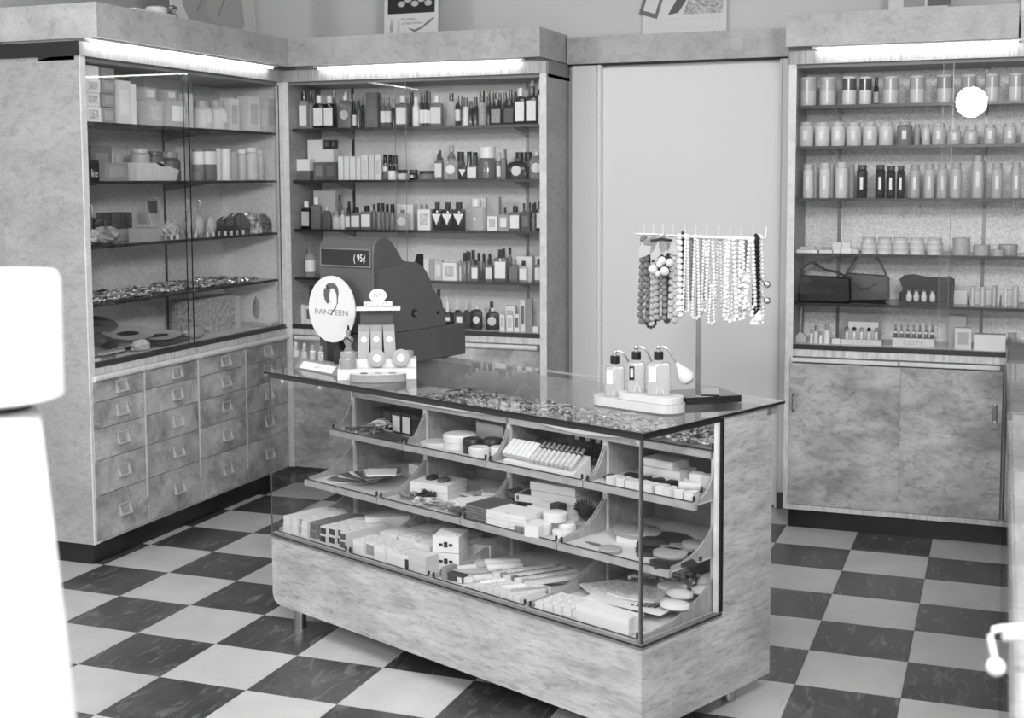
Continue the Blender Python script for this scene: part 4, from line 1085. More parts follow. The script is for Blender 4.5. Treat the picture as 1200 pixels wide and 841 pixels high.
def oval_sign():
    P = ontop(391, 430.5); c = Card(P); m = c.m
    t = empty('oval_sign', tuple(P), -.2); t.scale = (1.32, 1, 1); tag(t, 'white oval lettered sign with dark curl standing before the cash register', 'sign')
    w2, h2 = 26.2*m, 39*m; zc = c.loc(389.5, 362)[1]
    M = Matrix.Translation((0, 0, zc)) @ Matrix.Rotation(PI/2, 4, 'X')
    put('oval_board', B().loft([(0, w2, h2), (.006, w2, h2)], n=40, M=M), grey(.82, .5), t)
    # drop-shaped curl: thick ring whose tail runs down
    pts = []; rad = []
    for i in range(34):
        f = i/33; a = -2.4+f*6.6; R_ = (.0205-.002*f)*1.0
        if f < .8: x, z = .001+R_*math.cos(a)*.86, zc+.040+R_*math.sin(a)*1.05
        else:
            g = (f-.8)/.2; pts_ = pts[-1]; x, z = .0185-.022*g**1.3+.001, zc+.033-.030*g
        pts.append((x, -.0075, z)); rad.append(.0012+.0065*math.sin(PI*min(1, f*1.05))**.7)
    pts = [(.002+.0235*math.cos(a)*.78, -.0068, zc+.048+.033*math.sin(a)) for a in np.linspace(-2.2, -6.6, 26)]+[(.0195, -.0068, zc+.022), (.013, -.0068, zc+.006), (.004, -.0068, zc-.008), (-.004, -.0068, zc-.020)]
    rad = [.002+.0085*math.sin(PI*min(1, .15+i/29)) for i in range(30)]
    g = B().tube(pts, rad, 8); g.v = [(x, -.0062-(abs(y+.0068))*.12, z) for x, y, z in g.v]
    put('curl_emblem', g, grey(.33), t, smooth=True)
    text('PANTEEN', .026, grey(.5), t, (-.001, -.0066, zc-.0115))
    put('sign_foot', B().box(-.02, .02, -.002, .035, 0, zc-h2+.01), M_INK, t)
oval_sign()

def sloped_bottles():
    A = ontop(345, 431); Bq = ontop(398, 441); ax = (Bq-A)/np.linalg.norm(Bq-A); L_ = float(np.linalg.norm(Bq-A)); rz = math.atan2(ax[1], ax[0])
    t = empty('bottle_plinth', tuple(A), rz); tag(t, 'grey sloping plinth with white name plate under four little perfume bottles', 'stand')
    put('plinth', B().prism([(0, 0), (L_, 0), (L_, .002), (0, .002)], 0, .06, 'y').prism([(-.0, .002), (.058, .002), (.058, .030), (.026, .030)], 0, L_, 'x'), grey(.48), t)
    pl = put('name_plate', B().box(.030, L_-.045, -.0012, .0, .002, .030), M_WHITE, t, loc=(0, -.0008, .0025), rot=(-.748, 0, 0))
    put('printed_lines', B().box(.045, L_-.06, -.002, -.0013, .012, .019), M_PRINT, pl)
    for i, px in enumerate((364, 374.5, 384.5, 395)):
        P = ontop(px, 426+1.7*i); n_ = float((P-A)@ax)
        Pw = A+ax*n_+np.array([-ax[1], ax[0], 0])*.040+np.array([0, 0, .0303])
        h = .052; o = put('perfume_miniature', B().loft([(0, .011, .009), (.020, .013, .010), (.026, .009, .008), (.030, .011, .009), (.033, .005, .005), (.038, .005, .005)], n=14), M_CLEAR, loc=tuple(Pw), rot=(0, 0, rz), smooth=True)
        put('stopper', B().loft([(.0385, .006, .006), (.046, .008, .006), (h, .004, .004)], n=10), M_CLEAR if i < 2 else M_BG, o, smooth=True)
        put('paper_band', B().loft([(.0262, .0115, .0095), (.0295, .0115, .0095)], n=14), M_WHITE if i > 1 else M_STEEL, o)
        tag(o, '%s of the four miniature perfume bottles on the grey plinth' % ORD[i+1], 'bottle')
    P = A+ax*(L_-.004)+np.array([-ax[1], ax[0], 0])*.040+np.array([0, 0, .0303]); c = Card(P)
    o = put('figure_bottle', B().loft([(0, .018, .012), (.012, .016, .011), (.03, .013, .009), (.05, .017, .011), (.064, .009, .007), (.085, .018, .010), (.096, .014, .009), (.102, .006, .005), (.112, .009, .008), (.12, .006, .005)], n=18), M_BG, loc=tuple(P), rot=(0, 0, c.rz), smooth=True)
    put('ribbon', B().tube([(-.016, -.008, .088), (-.004, -.012, .095), (.012, -.010, .080)], .0022, 6), M_INK, o)
    put('stopper', B().loft([(.12, .004, .004), (.134, .003, .003)], n=8), M_BLACK, o); tag(o, 'tall clear glass figure shaped bottle in front of the oval sign', 'bottle')
    o = put('black_cube_bottle', B().box(-.014, .014, -.01, .01, 0, .045), M_INK, loc=tuple(A+ax*(L_*.72)+np.array([-ax[1], ax[0], 0])*.048+np.array([0, 0, .0303])), rot=(0, 0, c.rz)); put('cap', B().box(-.006, .006, -.006, .006, .045, .055), M_BLACK, o); tag(o, 'black bottle standing behind the miniature perfume bottles', 'bottle')
sloped_bottles()

def cream_display():
    F0 = ontop(398, 444.5); F1 = ontop(487, 444.5+5.5)  # front corners of the white base
    P = ontop(442, 444); c = Card(P); m = c.m
    t = empty('cream_display', tuple(P), c.rz-.03); tag(t, 'white cream display stand with shelf and round header beside the oval sign', 'display stand')
    w2 = 46*m
    put('base_step', B().box(-w2, w2, -.01, .10, 0, .034), grey(.82), t); put('back_step', B().box(-w2*.97, w2, .03, .10, .034, .060), grey(.82), t)
    put('pillar', B().box(-.055, .05, .095, .099, .0601, .21), grey(.3), t)
    zt = c.loc(445, 361)[1]
    put('top_shelf', B().box(-.066, .076, .045, .10, zt-.012, zt-.002), M_WHITE, t)
    put('header_strip', B().box(-.043, .050, .06, .066, zt-.001, zt+.016), grey(.74), t); put('header_lettering', B().box(-.038, .045, .0592, .0598, zt+.003, zt+.012), M_PRINT, t)
    put('header_disc', B().loft([(0, .028, .022), (.004, .028, .022)], n=26, M=Matrix.Translation((.004, .066, zt+.035)) @ Matrix.Rotation(PI/2, 4, 'X')), M_WHITE, t)
    put('disc_drawing', B().tube([(-.012, .0615, zt+.03), (-.004, .0615, zt+.042), (.002, .0615, zt+.03), (.010, .0615, zt+.044), (.016, .0615, zt+.032)], .0012, 5), grey(.45), t)
    W = lambda x, y, z: tuple(P+c.ax*x+c.n*y+np.array([0, 0, z]))
    for i, px in enumerate((425, 441, 457.5)):
        x = c.loc(px, 400)[0]
        o = put('tube_carton', B().box(-.0185, .0185, -.012, .012, 0, .108), grey(.6), loc=W(x, .062, .0605), rot=(0, .05*(1-i), c.rz))
        put('lid_band', B().box(-.0188, .0188, -.0123, .0123, .088, .1083), grey(.53), o); put('white_seal', B().cyl(.010, 0, .0008, 18, Matrix.Translation((0, -.0122, .062)) @ Matrix.Rotation(PI/2, 4, 'X')), M_WHITE, o)
        tag(o, '%s of the three tall pale cartons on the cream display' % ('left', 'middle', 'right')[i], 'box')
    def tin(x, y, z, r, h, lb, up=False, seal=True):
        o = put('cream_tin', B().loft([(0, r*.97, r*.97), (h*.5, r*.97, r*.97), (h*.53, r, r), (h*.93, r, r), (h, r*.94, r*.94)], n=28), grey(.55, .4), loc=W(x, y, z), rot=(PI/2-.25 if up else 0, 0, c.rz), smooth=True)
        if seal: put('white_seal', B().cyl(r*.42, h, h+.0006, 18), M_WHITE, o)
        tag(o, lb, 'tin')
    tin(c.loc(408, 410)[0], .066, .0605, .029, .020, 'cream tin lying at the back left of the cream display')
    tin(c.loc(476, 410)[0], .072, .0605, .026, .020, 'cream tin lying at the back right of the cream display')
    for k in range(2): tin(c.loc(407.5, 420)[0], .018, .0345+.0145*k, .027, .014, ('lower', 'upper')[k]+' of two cream tins stacked at the left of the display', seal=k == 1)
    tin(c.loc(441.5, 420)[0], .028, .062, .029, .014, 'left upright cream tin leaning face forward with white seal', True)
    tin(c.loc(470, 420)[0], .028, .062, .029, .014, 'right upright cream tin leaning face forward with white seal', True)
    o = put('sample_tray', B().loft([(0, .088, .036), (.002, .09, .038), (.024, .09, .038), (.0245, .084, .033)], n=36), grey(.53, .35), loc=W(c.loc(443, 440)[0], -.052, .0003), rot=(0, 0, c.rz-.03), smooth=True)
    put('tray_inset', B().loft([(.0247, .082, .031), (.0255, .08, .03)], n=36), grey(.86, .3), o)
    for i in range(3): put('powder_sample', B().cyl(.012, .0257, .0275, 14, Matrix.Translation((-.045+.045*i, 0, 0))), grey((.35, .6, .5)[i]), o)
    tag(o, 'low oval sample tray in front of the white cream display', 'tray')
cream_display()

def stadium(x0, x1, r, z0, z1):
    p = [(x1-r+r*math.sin(PI*i/10), -r*math.cos(PI*i/10)) for i in range(11)]+[(x0+r-r*math.sin(PI*i/10), r*math.cos(PI*i/10)) for i in range(11)]
    return B().prism(p, z0, z1, 'z')
def perfume_trio():
    A = ontop(697, 472); E1 = ontop(796, 486); P = (A+E1)/2; ax = (E1-A)/np.linalg.norm(E1-A); L_ = float(np.linalg.norm(E1-A)); rz = math.atan2(ax[1], ax[0]); ay = np.array([-ax[1], ax[0], 0])
    t = empty('perfume_stand', tuple(P+ay*.012), rz); tag(t, 'tiered pale wooden stand with rounded ends under three atomiser bottles', 'stand')
    put('lower_board', stadium(-L_/2, L_/2, .052, .003, .027), grey(.68, .45), t, bev=.001); put('upper_board', stadium(-L_/2+.085, L_/2-.004, .046, .0275, .046), grey(.71, .45), t, bev=.001)
    for x in (-L_/2+.05, L_/2-.05): put('pad', B().cyl(.01, 0, .003, 10, Matrix.Translation((x, 0, 0))), M_INK, t)
    specs = [(-.083, .0275, .028, .099, 720), (-.008, .0465, .025, .098, 749), (.068, .0465, .0325, .105, 779)]
    for i, (x, z, hw, h, px) in enumerate(specs):
        Q = P+ay*.012+ax*x+np.array([0, 0, z])
        o = put('atomiser_bottle', B().loft([(0, hw*.95, .022), (.003, hw, .023), (h*.78, hw, .023), (h*.84, hw*.9, .021), (h*.87, .011, .010), (h*.92, .010, .010)], rect=True), M_ATOM, loc=tuple(Q), rot=(0, 0, Card(Q).rz), smooth=True)
        put('collar', B().cyl(.013, h*.92, h*.92+.022, 10), M_BLACK, o, smooth=True)
        lx = -hw*.5
        lb = put('paper_label', B().box(lx-hw*.28, lx+hw*.28, -.0242, -.0232, h*.36, h*.76), M_WHITE if i != 1 else M_BLACK, o)
        if i == 1: put('label_figure', B().box(lx-.004, lx+.004, -.0248, -.0243, h*.44, h*.70), grey(.7), lb)
        zt = h*.92+.022
        put('nozzle', B().cyl(.004, zt, zt+.008, 10).ball((0, 0, zt+.011), .0065, 10, 6), M_CHROME, o, smooth=True)
        end = (.042, 0, h*.86) if i < 2 else (.052, 0, h*.80)
        put('hose', B().tube([(0, 0, zt+.012), (.014, 0, zt+.013), (.026, 0, zt+.006), (.036, 0, zt-.012), end], .0026, 8), M_STEEL, o, smooth=True)
        put('spray_tube', B().tube([(.002, 0, .006), (.001, 0, h*.5), (0, 0, h*.88)], .0012, 6), M_WHITE, o)
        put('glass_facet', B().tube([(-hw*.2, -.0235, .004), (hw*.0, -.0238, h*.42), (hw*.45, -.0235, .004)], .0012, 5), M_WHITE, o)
        if i == 2: put('rubber_bulb', B().loft([(0, .005, .005), (.012, .008, .008), (.03, .019, .019), (.044, .024, .024), (.058, .02, .02), (.066, .008, .008)], n=20, M=Matrix.Translation((.049, 0, h*.84)) @ Matrix.Rotation(2.55, 4, 'Y')), grey(.74, .5), o, smooth=True)
        tag(o, '%s atomiser perfume bottle with black collar on the pale wooden stand' % ('left hand', 'middle', 'right hand with rubber bulb')[i], 'bottle')
perfume_trio()

def necklaces():
    P = ontop(818, 471); c = Card(P); m = c.m
    t = empty('necklace_stand', tuple(P), c.rz); tag(t, 'chrome necklace stand with hooked crossbar at the right end of the counter', 'stand')
    zb = c.loc(820, 277)[1]
    put('foot_plate', B().box(-.055, .115, -.045, .10, .002, .022), grey(.28, .08, .9), t, rot=(0, 0, .42), bev=.001)
    put('foot_clamp', B().box(.008, .06, -.012, .012, .0225, .045), M_STEEL, t, bev=.002)
    put('post', B().box(-.0075, .0075, -.004, .004, .0225, zb), grey(.5, .25, 1.0), t)
    xl, zl = c.loc(745, 274); xr, zr = c.loc(897, 279)
    put('crossbar', B().tube([(xl, 0, zl+.028), (xl, 0, zl), (0, 0, (zl+zr)/2), (xr, 0, zr), (xr, 0, zr+.034)], .0032, 8).tube([(xl+.07, -.008, zl-.003), (0, -.008, zb-.002), (xr-.03, -.008, zr-.003)], .0042, 8), grey(.85, .3, .6), t, smooth=True)
    for px in (755, 766, 777, 789, 803, 816, 828, 842, 856, 869, 883): 
        x = c.loc(px, 270)[0]; z = zl+(zr-zl)*(x-xl)/(xr-xl); put('hook', B().tube([(x, 0, z), (x, 0, z+.03)], .0017, 6), grey(.85, .3, .6), t)
    spec = [  # px, half width px, top, bottom, bead radius px, tone, depth, words
        (755.5, 4.5, 280, 377, 4.6, .36, 0, 'chunky dark grey faceted necklace at the far left of the stand'), (763, 5.5, 300, 384, 2.0, .06, .014, 'thin black bead necklace hanging lowest behind the grey faceted ones'),
        (767, 2.6, 310, 374, 4.0, .56, -.008, 'pale grey faceted necklace second from left'), (775, 4.5, 300, 374, 4.2, .45, .006, 'mid grey faceted necklace under the grape brooch'),
        (783, 3.5, 300, 376, 4.4, .25, .012, 'dark faceted necklace behind the grape brooch'), (789.5, 3, 290, 375, 4.6, .6, -.006, 'grey square bead necklace right of the grape brooch'),
        (796, 1.6, 277, 371, 4.0, .93, -.004, 'white square bead necklace hanging straight beside the black one'), (800.5, 1.8, 273, 366, 2.3, .06, .006, 'short black bead necklace left of the white loops'),
        (804.5, 3.2, 275, 365, 2.0, .92, -.008, 'white seed bead loop in front of black beads'), (811, 2.0, 277, 350, 2.6, .5, .010, 'grey pearl necklace between white loops'),
        (816, 4.0, 276, 373, 2.2, .93, -.006, 'white double loop necklace hanging near the post'), (821, 3.4, 276, 368, 2.0, .84, .008, 'pale bead necklace behind the post loops'),
        (826, 3.2, 278, 364, 2.3, .9, 0, 'white pearl strand just right of the post'), (829.5, 3, 278, 362, 2.4, .86, .010, 'pale pearl strand in the middle of the bar'),
        (833, 5.2, 278, 352, 2.4, .93, -.004, 'wide white pearl necklace right of the post'), (834, 3.2, 335, 379, 2.2, .93, -.010, 'small white pearl loop hanging lowest right of the post'),
        (843, 3.5, 280, 360, 2.2, .72, .004, 'pale grey bead necklace in the gap of the white ones'), (851.5, 2.5, 281, 372, 2.4, .93, -.004, 'white chain necklace left of the wide white loop'),
        (857, 7, 279, 376, 3.0, .93, -.008, 'wide white oval bead loop in the right half'), (863, 5, 278, 372, 2.8, .9, .006, 'white bead necklace behind the wide white loop'),
        (869, 4, 281, 374, 2.8, .94, -.004, 'broad white woven necklace third from right'), (873, 3, 281, 316, 3.0, .5, .008, 'short grey bead necklace on the right hooks'),
        (880, 5.5, 283, 360, 2.6, .94, -.010, 'white V shaped necklace second from right'), (887, 3.0, 276, 366, 3.0, .05, -.002, 'thick black bead necklace at the right end'),
        (891, 4.0, 276, 378, 2.6, .9, .008, 'white necklace with chalky pendants at the far right')]
    for px, hw, yt, yb, br, tn, dp, lb in spec:
        x0, z0 = c.loc(px, yt); z1 = c.loc(px, yb)[1]; h = z0-z1; w2 = hw*m; rb = br*m; N = B()
        path = []; n = 60
        for i in range(n+1):
            a = i/n
            if a < .42: f = a/.42; path.append((-w2*(.35+.65*f), -f*(h-w2)))
            elif a < .58: f = (a-.42)/.16*PI; path.append((-w2*math.cos(f), -(h-w2)-w2*math.sin(f)))
            else: f = 1-(a-.58)/.42; path.append((w2*(.35+.65*f), -f*(h-w2)))
        path.append((-w2*.35, 0)); acc = 0; last = path[0]; side = 6 if rb > .008 else 5
        N.ball((last[0], 0, last[1]), rb*.95, side, 4 if rb < .006 else 3)
        for a, b in zip(path, path[1:]):
            seg = math.hypot(b[0]-a[0], b[1]-a[1]); st = 0
            while acc+seg-st >= rb*1.75:
                st += rb*1.75-acc; acc = 0; f = st/seg; N.ball((a[0]+(b[0]-a[0])*f, .002*math.sin(len(N.v)), a[1]+(b[1]-a[1])*f), rb, side, 4 if rb < .006 else 3)
            acc += seg-st
        Q = P+c.ax*x0+c.n*dp+np.array([0, 0, z0])
        o = put('necklace', N, grey(tn*.93 if tn > .8 else tn, .35), loc=tuple(Q), rot=(0, 0, c.rz), smooth=rb < .008); tag(o, lb, 'necklace')
    # grape cluster
    x0, z0 = c.loc(775, 300); Q = P+c.ax*x0-c.n*.022+np.array([0, 0, z0])
    t = empty('grape_brooch', tuple(Q), c.rz); tag(t, 'grape cluster brooch with pale leaves hung on the left of the necklace bar', 'brooch')
    for i, (px, py, r_) in enumerate(((765.5, 315, 5.8), (779, 317, 5.6), (776, 305, 5.2), (785, 307, 5.0), (771, 320, 4.0), (773, 309, 4))):
        x, z = c.loc(px, py); put('grape', B().ball((x-x0, -.004*(i % 2), z-z0), r_*m, 14, 9), grey(.72, .25), t, smooth=True)
    for px, py, a, s in ((759, 289, -.9, 1.2), (772, 289, -1.1, 1.25), (779, 286, -1.6, 1.0), (787, 289, -2.2, .9), (764, 282, -.4, .8)):
        x, z = c.loc(px, py); pts = [(s*u_*14*m, s*v_*8*m) for u_, v_ in ((-1, 0), (-.6, .6), (0, .9), (.6, .5), (1, 0), (.6, -.6), (0, -.9), (-.6, -.5))]
        put('leaf', B().prism(pts, 0, .0015, 'y', Matrix.Translation((x-x0, .003, z-z0)) @ Matrix.Rotation(a, 4, 'Y')), grey(.58, .35), t)
    put('dark_stem', B().tube([(-.03, .004, .045), (0, 0, .050), (.03, .004, .046)], .004, 6), M_INK, t)
    for i, py in enumerate((333, 352)):
        x, z = c.loc(899, py); o = put('earring', B().ball((0, 0, 0), 4.2*m, 12, 8), M_CHROME, loc=tuple(P+c.ax*x+np.array([0, 0, z])-c.n*.004), smooth=True); put('ear_clip', B().tube([(-.02, 0, .02), (-.008, 0, .005)], .0012, 5), M_STEEL, o); tag(o, ('upper', 'lower')[i]+' silver ball earring hanging at the right end of the stand', 'earring')
    x, z = c.loc(886, 371); g = B(); rr = random.Random(9)
    for i in range(26): g.ball((rr.uniform(-.016, .016), rr.uniform(-.01, .01), rr.uniform(-.02, .02)), .0065, 6, 4)
    o = put('flower_pendant', g, grey(.94, .5), loc=tuple(P+c.ax*x+np.array([0, 0, z])-c.n*.02), smooth=True); tag(o, 'white clustered flower pendant hanging lowest at the right end', 'pendant')
    x, z = c.loc(872, 325); g = B()
    for i in range(60): g.ball((rr.uniform(-.014, .014), rr.uniform(-.006, .006), rr.uniform(-.09, .02)), .006, 6, 3)
    o = put('shell_necklace', g, grey(.95, .5), loc=tuple(P+c.ax*x+np.array([0, 0, z])-c.n*.016), smooth=True); tag(o, 'mass of white shell strands near the right end of the stand', 'necklace')
necklaces()

# ================================================================ RIGHT CABINET: BAGS AND DISPLAYS
def plateR(px0, px1, py0, py1, Y): a = aty(px0, py1, Y); b = aty(px1, py0, Y); return float(a[0]), float(b[0]), float(a[2]), float(b[2])
def bagbox(name, outline, Y, d, t, label, strap, seam=None):
    P = [aty(x, y, Y) for x, y in outline]; x0 = min(p[0] for p in P); z0 = SH_R[4]+.0005; zmin = min(p[2] for p in P)
    r = empty(name, (float(x0), Y, z0)); tag(r, label, 'handbag')
    put('bag_body', B().prism([(float(p[0]-x0), float(max(p[2], zmin)-zmin)) for p in P], 0, d, 'y'), grey(t, .45), r, bev=.003)
    S = [aty(x, y, Y) for x, y in strap]; w_ = .010
    g = B(); pts = [(float(p[0]-x0), float(p[2]-zmin)) for p in S]
    for a, b in zip(pts, pts[1:]):
        nx, nz = b[1]-a[1], a[0]-b[0]; l_ = math.hypot(nx, nz); nx, nz = nx/l_*w_*.5, nz/l_*w_*.5
        g.prism([(a[0]-nx, a[1]-nz), (a[0]+nx, a[1]+nz), (b[0]+nx, b[1]+nz), (b[0]-nx, b[1]-nz)], d*.35, d*.65, 'y')
    put('strap', g, grey(max(.03, t-.02), .4), r)
    if seam:
        Q = [aty(x, y, Y) for x, y in seam]; put('flap_seam', B().tube([(float(p[0]-x0), -.001, float(p[2]-zmin)) for p in Q], .0015, 5), grey(max(.05, t-.14)), r)
    return r
bagbox('handbag', [(936, 355), (937, 325), (995, 328), (996, 353.5), (990, 356)], Y0+.07, .07, .03, 'black handbag with curved strap at the left of the fifth shelf, right cabinet', [(938, 326), (938, 318), (944, 312), (951, 310), (958, 314), (966, 319), (978, 321), (987, 325), (992, 329)])
bagbox('handbag', [(988, 357), (990, 325), (1036, 328), (1041, 330), (1041, 356)], Y0+.16, .06, .29, 'grey handbag with peaked strap beside the black handbag, right cabinet', [(991, 325), (998, 315), (1004, 304), (1010, 299), (1018, 298), (1024, 302), (1031, 313), (1038, 328)], [(990, 326), (1002, 338), (1010, 344), (1017, 342), (1028, 337)])
def openbag():
    Y = Y0+.06; P = [aty(x, y, Y) for x, y in [(1053, 356), (1056, 337), (1052, 328), (1058, 323), (1070, 322), (1085, 325), (1108, 326), (1112, 324), (1118, 328), (1118, 334), (1116, 357)]]
    x0 = P[0][0]; z0 = SH_R[4]+.0005; r = empty('open_bag', (float(x0), Y, z0)); tag(r, 'open black vanity bag holding four small pots, fifth shelf, right cabinet', 'bag')
    zf = P[0][2]
    put('bag_lid', B().prism([(float(p[0]-x0), float(max(0, p[2]-zf))) for p in P], .07, .085, 'y'), grey(.02, .4), r)
    X1 = float(P[-1][0]-x0); put('bag_base', B().box(.002, X1-.002, .0, .07, 0, .012).box(.0, .006, .0, .07, .012, .05).box(X1-.02, X1, .0, .07, .012, .09), grey(.08, .35), r)
    put('clasp', B().box(.065, .095, -.003, 0, .002, .014), M_BLACK, r)
    for i, px in enumerate((1065.5, 1074, 1083, 1093)):
        A = aty(px, 345, Y+.04); o = put('small_pot', B().loft([(0, .010, .010), (.012, .0125, .0125), (.026, .0125, .0125), (.032, .008, .008), (.040, .008, .008)], n=14), grey(.85, .2), loc=(float(A[0]), Y+.03, z0+.013), smooth=True)
        put('lid', B().cyl(.009, .0401, .046, 12), grey(.5), o); tag(o, '%s small pale pot inside the open black bag' % ORD[i+1], 'jar')
openbag()
def arch_display():
    Y = Y0+.10; x0, x1, z0, z1 = plateR(987, 1033, 370, 402, Y); z0 = .8005; w_ = x1-x0
    r = empty('arched_display', (x0, Y, z0)); tag(r, 'display card with grey arched back and five little bottles, bottom of right cabinet', 'display')
    put('base_strip', B().box(-.002, w_+.004, -.02, .03, 0, .022), M_WHITE, r); h = z1-z0
    put('arched_back', B().prism([(.004, .022), (w_-.004, .022), (w_-.002, h*.82), (w_-.018, h), (.018, h), (.002, h*.82)], .026, .03, 'y'), grey(.5), r)
    put('inner_card', B().box(.022, w_-.014, .0245, .0255, .022, h*.75), M_WHITE, r)
    put('printed_line', B().box(.03, w_-.02, -.0206, -.02, .007, .013), M_PRINT, r)
    for i in range(5):
        o = put('sample_bottle', B().loft([(0, .0085, .0075), (.028, .0085, .0075), (.034, .004, .004)], n=12), grey(.86, .15), loc=(x0+.02+i*(w_-.04)/4, Y-.002, z0+.0225), smooth=True); put('cap', B().ball((0, 0, .043), .009, 8, 6), M_CHROME if i % 2 == 0 else M_INK, o, smooth=True); tag(o, '%s little bottle on the arched display card' % ORD[i+1], 'bottle')
    x0, x1, z0, z1 = plateR(1046, 1096, 376, 402, Y); z0 = .8005; w_ = x1-x0
    r = empty('sample_holder', (x0, Y, z0)); tag(r, 'white lettered holder with seven sample bottles, bottom of right cabinet', 'display')
    put('holder_strip', B().box(0, w_, -.02, .03, 0, .036), grey(.86), r); text('COTY', .022, grey(.62), r, (w_*.5, -.0206, .015), sx=1.4)
    for i in range(7):
        o = put('sample_bottle', B().loft([(0, .0078, .007), (.028, .0078, .007), (.036, .003, .003)], n=12), grey(.4 if i % 2 else .3, .15), loc=(x0+.011+i*(w_-.022)/6, Y, z0+.0365), smooth=True)
        put('cap', B().cyl(.0045, .036, .056, 8), M_STEEL, o); put('paper_band', B().cyl(.0082, .018, .027, 12), M_WHITE, o); tag(o, '%s sample bottle in the white lettered holder' % ORD[i+1], 'bottle')
arch_display()
Y = Y0+.10
a = aty(930, 402, Y); o = put('paper_sachet', B().prism([(0, 0), (.045, 0), (.052, .022), (.03, .042), (.018, .040), (-.002, .014)], 0, .02, 'y'), grey(.8), loc=(float(a[0])+.004, Y, .8005)); tag(o, 'folded pale paper sachet at the left of the bottom, right cabinet', 'sachet')
put('wooden_stick', B().tube([(.022, .01, .04), (.024, .03, .15)], .004, 6), grey(.66), o)
a = aty(1183, 402, Y); o = put('standing_card', B().prism([(0, 0), (.05, 0), (.012, .07), (.004, .07)], 0, .02, 'y'), grey(.62), loc=(float(a[0]), Y, .8005)); tag(o, 'triangular grey folded card at the right end of the bottom, right cabinet', 'card')

# ================================================================ LEFT CABINET: BAGS, WRAPPED GOODS, PLATES
def LW(px, py, dep): P = atx(px, py, -.325-dep); return P
def Lobj(name, geo, mat, px, py, dep, z, label, cat, smooth=False, rz=0.0):
    P = LW(px, py, dep); o = put(name, geo, mat, loc=(-.325-dep, float(P[1]), z+.0006), rot=(0, 0, PI/2+rz), smooth=smooth); return tag(o, label, cat)
def lump(r, sx, sy, sz, seed, amp=.25, n=16, m=10):
    rr = random.Random(seed); g = B().ball((0, 0, sz*r), r, n, m, (sx, sy, sz)); ph = [(rr.uniform(2, 6), rr.uniform(0, 6)) for _ in range(4)]; out = []
    for x, y, z in g.v:
        a = math.atan2(y, x); k = 1+amp*(.5*math.sin(ph[0][0]*a*1+ph[0][1]+z*60)+.4*math.sin(ph[1][0]*2*a+z*90+ph[1][1])+rr.uniform(-.2, .2)); out.append((x*k, y*k, max(0, z*(1+amp*.3*math.sin(5*a+ph[2][1])))))
    g.v = out; return g
z3 = SH_L[2]
Lobj('crinkled_bag', lump(.05, 1.1, .7, .6, 1, .35), grey(.8, .3), 104, 285, .10, z3, 'white crinkled bag at the far left of the third shelf, left cabinet', 'bag')
Lobj('crinkled_bag', lump(.06, 1.25, .7, .55, 2, .4), grey(.62, .3), 124, 283, .12, z3, 'grey crinkled bag beside the white one, third shelf, left cabinet', 'bag')
Lobj('bag_handle', B().tube([(-.03, 0, .04), (-.03, 0, .085), (0, 0, .095), (.03, 0, .085), (.03, 0, .04)], .005, 6), grey(.3), 118, 283, .17, z3-.0, 'dark looped handle rising behind the crinkled bags, third shelf', 'handle')
Lobj('glass_vial', B().loft([(0, .014, .014), (.05, .016, .016), (.06, .005, .005), (.10, .006, .006), (.106, .003, .003)], n=12), M_BG, 104, 270, .26, z3, 'glass vial with long stopper at the back left of the third shelf', 'vial', True)
item('x', .14, .07, '25', '-', '-', (-.325-.27, float(LW(134, 260, .27)[1]), z3+.05), PI/2, 'long dark box raised at the back of the third shelf, left cabinet')
item('x', .13, .05, '62', '-', '-', (-.325-.25, float(LW(134, 260, .25)[1]), z3), PI/2, 'grey box under the long dark box, third shelf, left cabinet')
item('x', .115, .058, '64', '-', '-', (-.325-.09, float(LW(169, 280, .09)[1]), z3), PI/2, 'long grey box at the front of the third shelf, left cabinet')
fr = Lobj('acrylic_stand', B().tube([(-.042, .03, .0), (-.045, .02, .02), (-.05, .06, .17), (-.04, .062, .18), (.035, .062, .18), (.045, .06, .17), (.045, .02, .02), (.045, .03, .0)], .004, 6), M_CLEAR, 193, 272, .14, z3, 'clear acrylic easel with dark label, third shelf, left cabinet', 'stand', True)
put('dark_label', B().box(-.035, .035, .06, .063, .11, .165), grey(.35), fr)
Lobj('wrapped_stack', lump(.05, 1.0, .7, .8, 5, .2), M_WRAP, 201, 272, .10, z3, 'patterned wrapped stack before the acrylic easel, left cabinet', 'package')
for i, (px, t) in enumerate(((222, .7), (233, .8), (247, .82))): Lobj('cloth_pouch', lump(.045, .75, .5, 1.0, 7+i, .15), grey(t, .6), px, 272, .15, z3, '%s pale cloth pouch in the middle of the third shelf, left cabinet' % ORD[i+1], 'pouch', True)
for i, (px, w_, h_, mt) in enumerate(((266, .055, .085, M_INK), (278, .06, .10, M_BLACK), (292, .06, .10, M_PATT), (305, .055, .09, M_FROST))):
    g = B().prism([(-w_, 0), (w_, 0), (w_, h_*.5), (w_*.8, h_*.8), (w_*.4, h_), (-w_*.4, h_), (-w_*.8, h_*.8), (-w_, h_*.5)], -.018, .018, 'y')
    o = Lobj('dome_purse', g, mt, px, 270, .11+.0*i, z3, ('black dome shaped purse, left one of the two black purses', 'black dome shaped purse with white handle, right of the other black purse', 'patterned silvery dome purse beside the black purses', 'mottled dome purse at the right end of the third shelf')[i], 'purse', rz=-.9)
    put('handle', B().tube([(-w_*.4, 0, h_*.6), (-w_*.35, -.02, h_*.9), (0, -.022, h_*1.04)], .0032, 6), M_WHITE if i < 2 else M_STEEL, o)
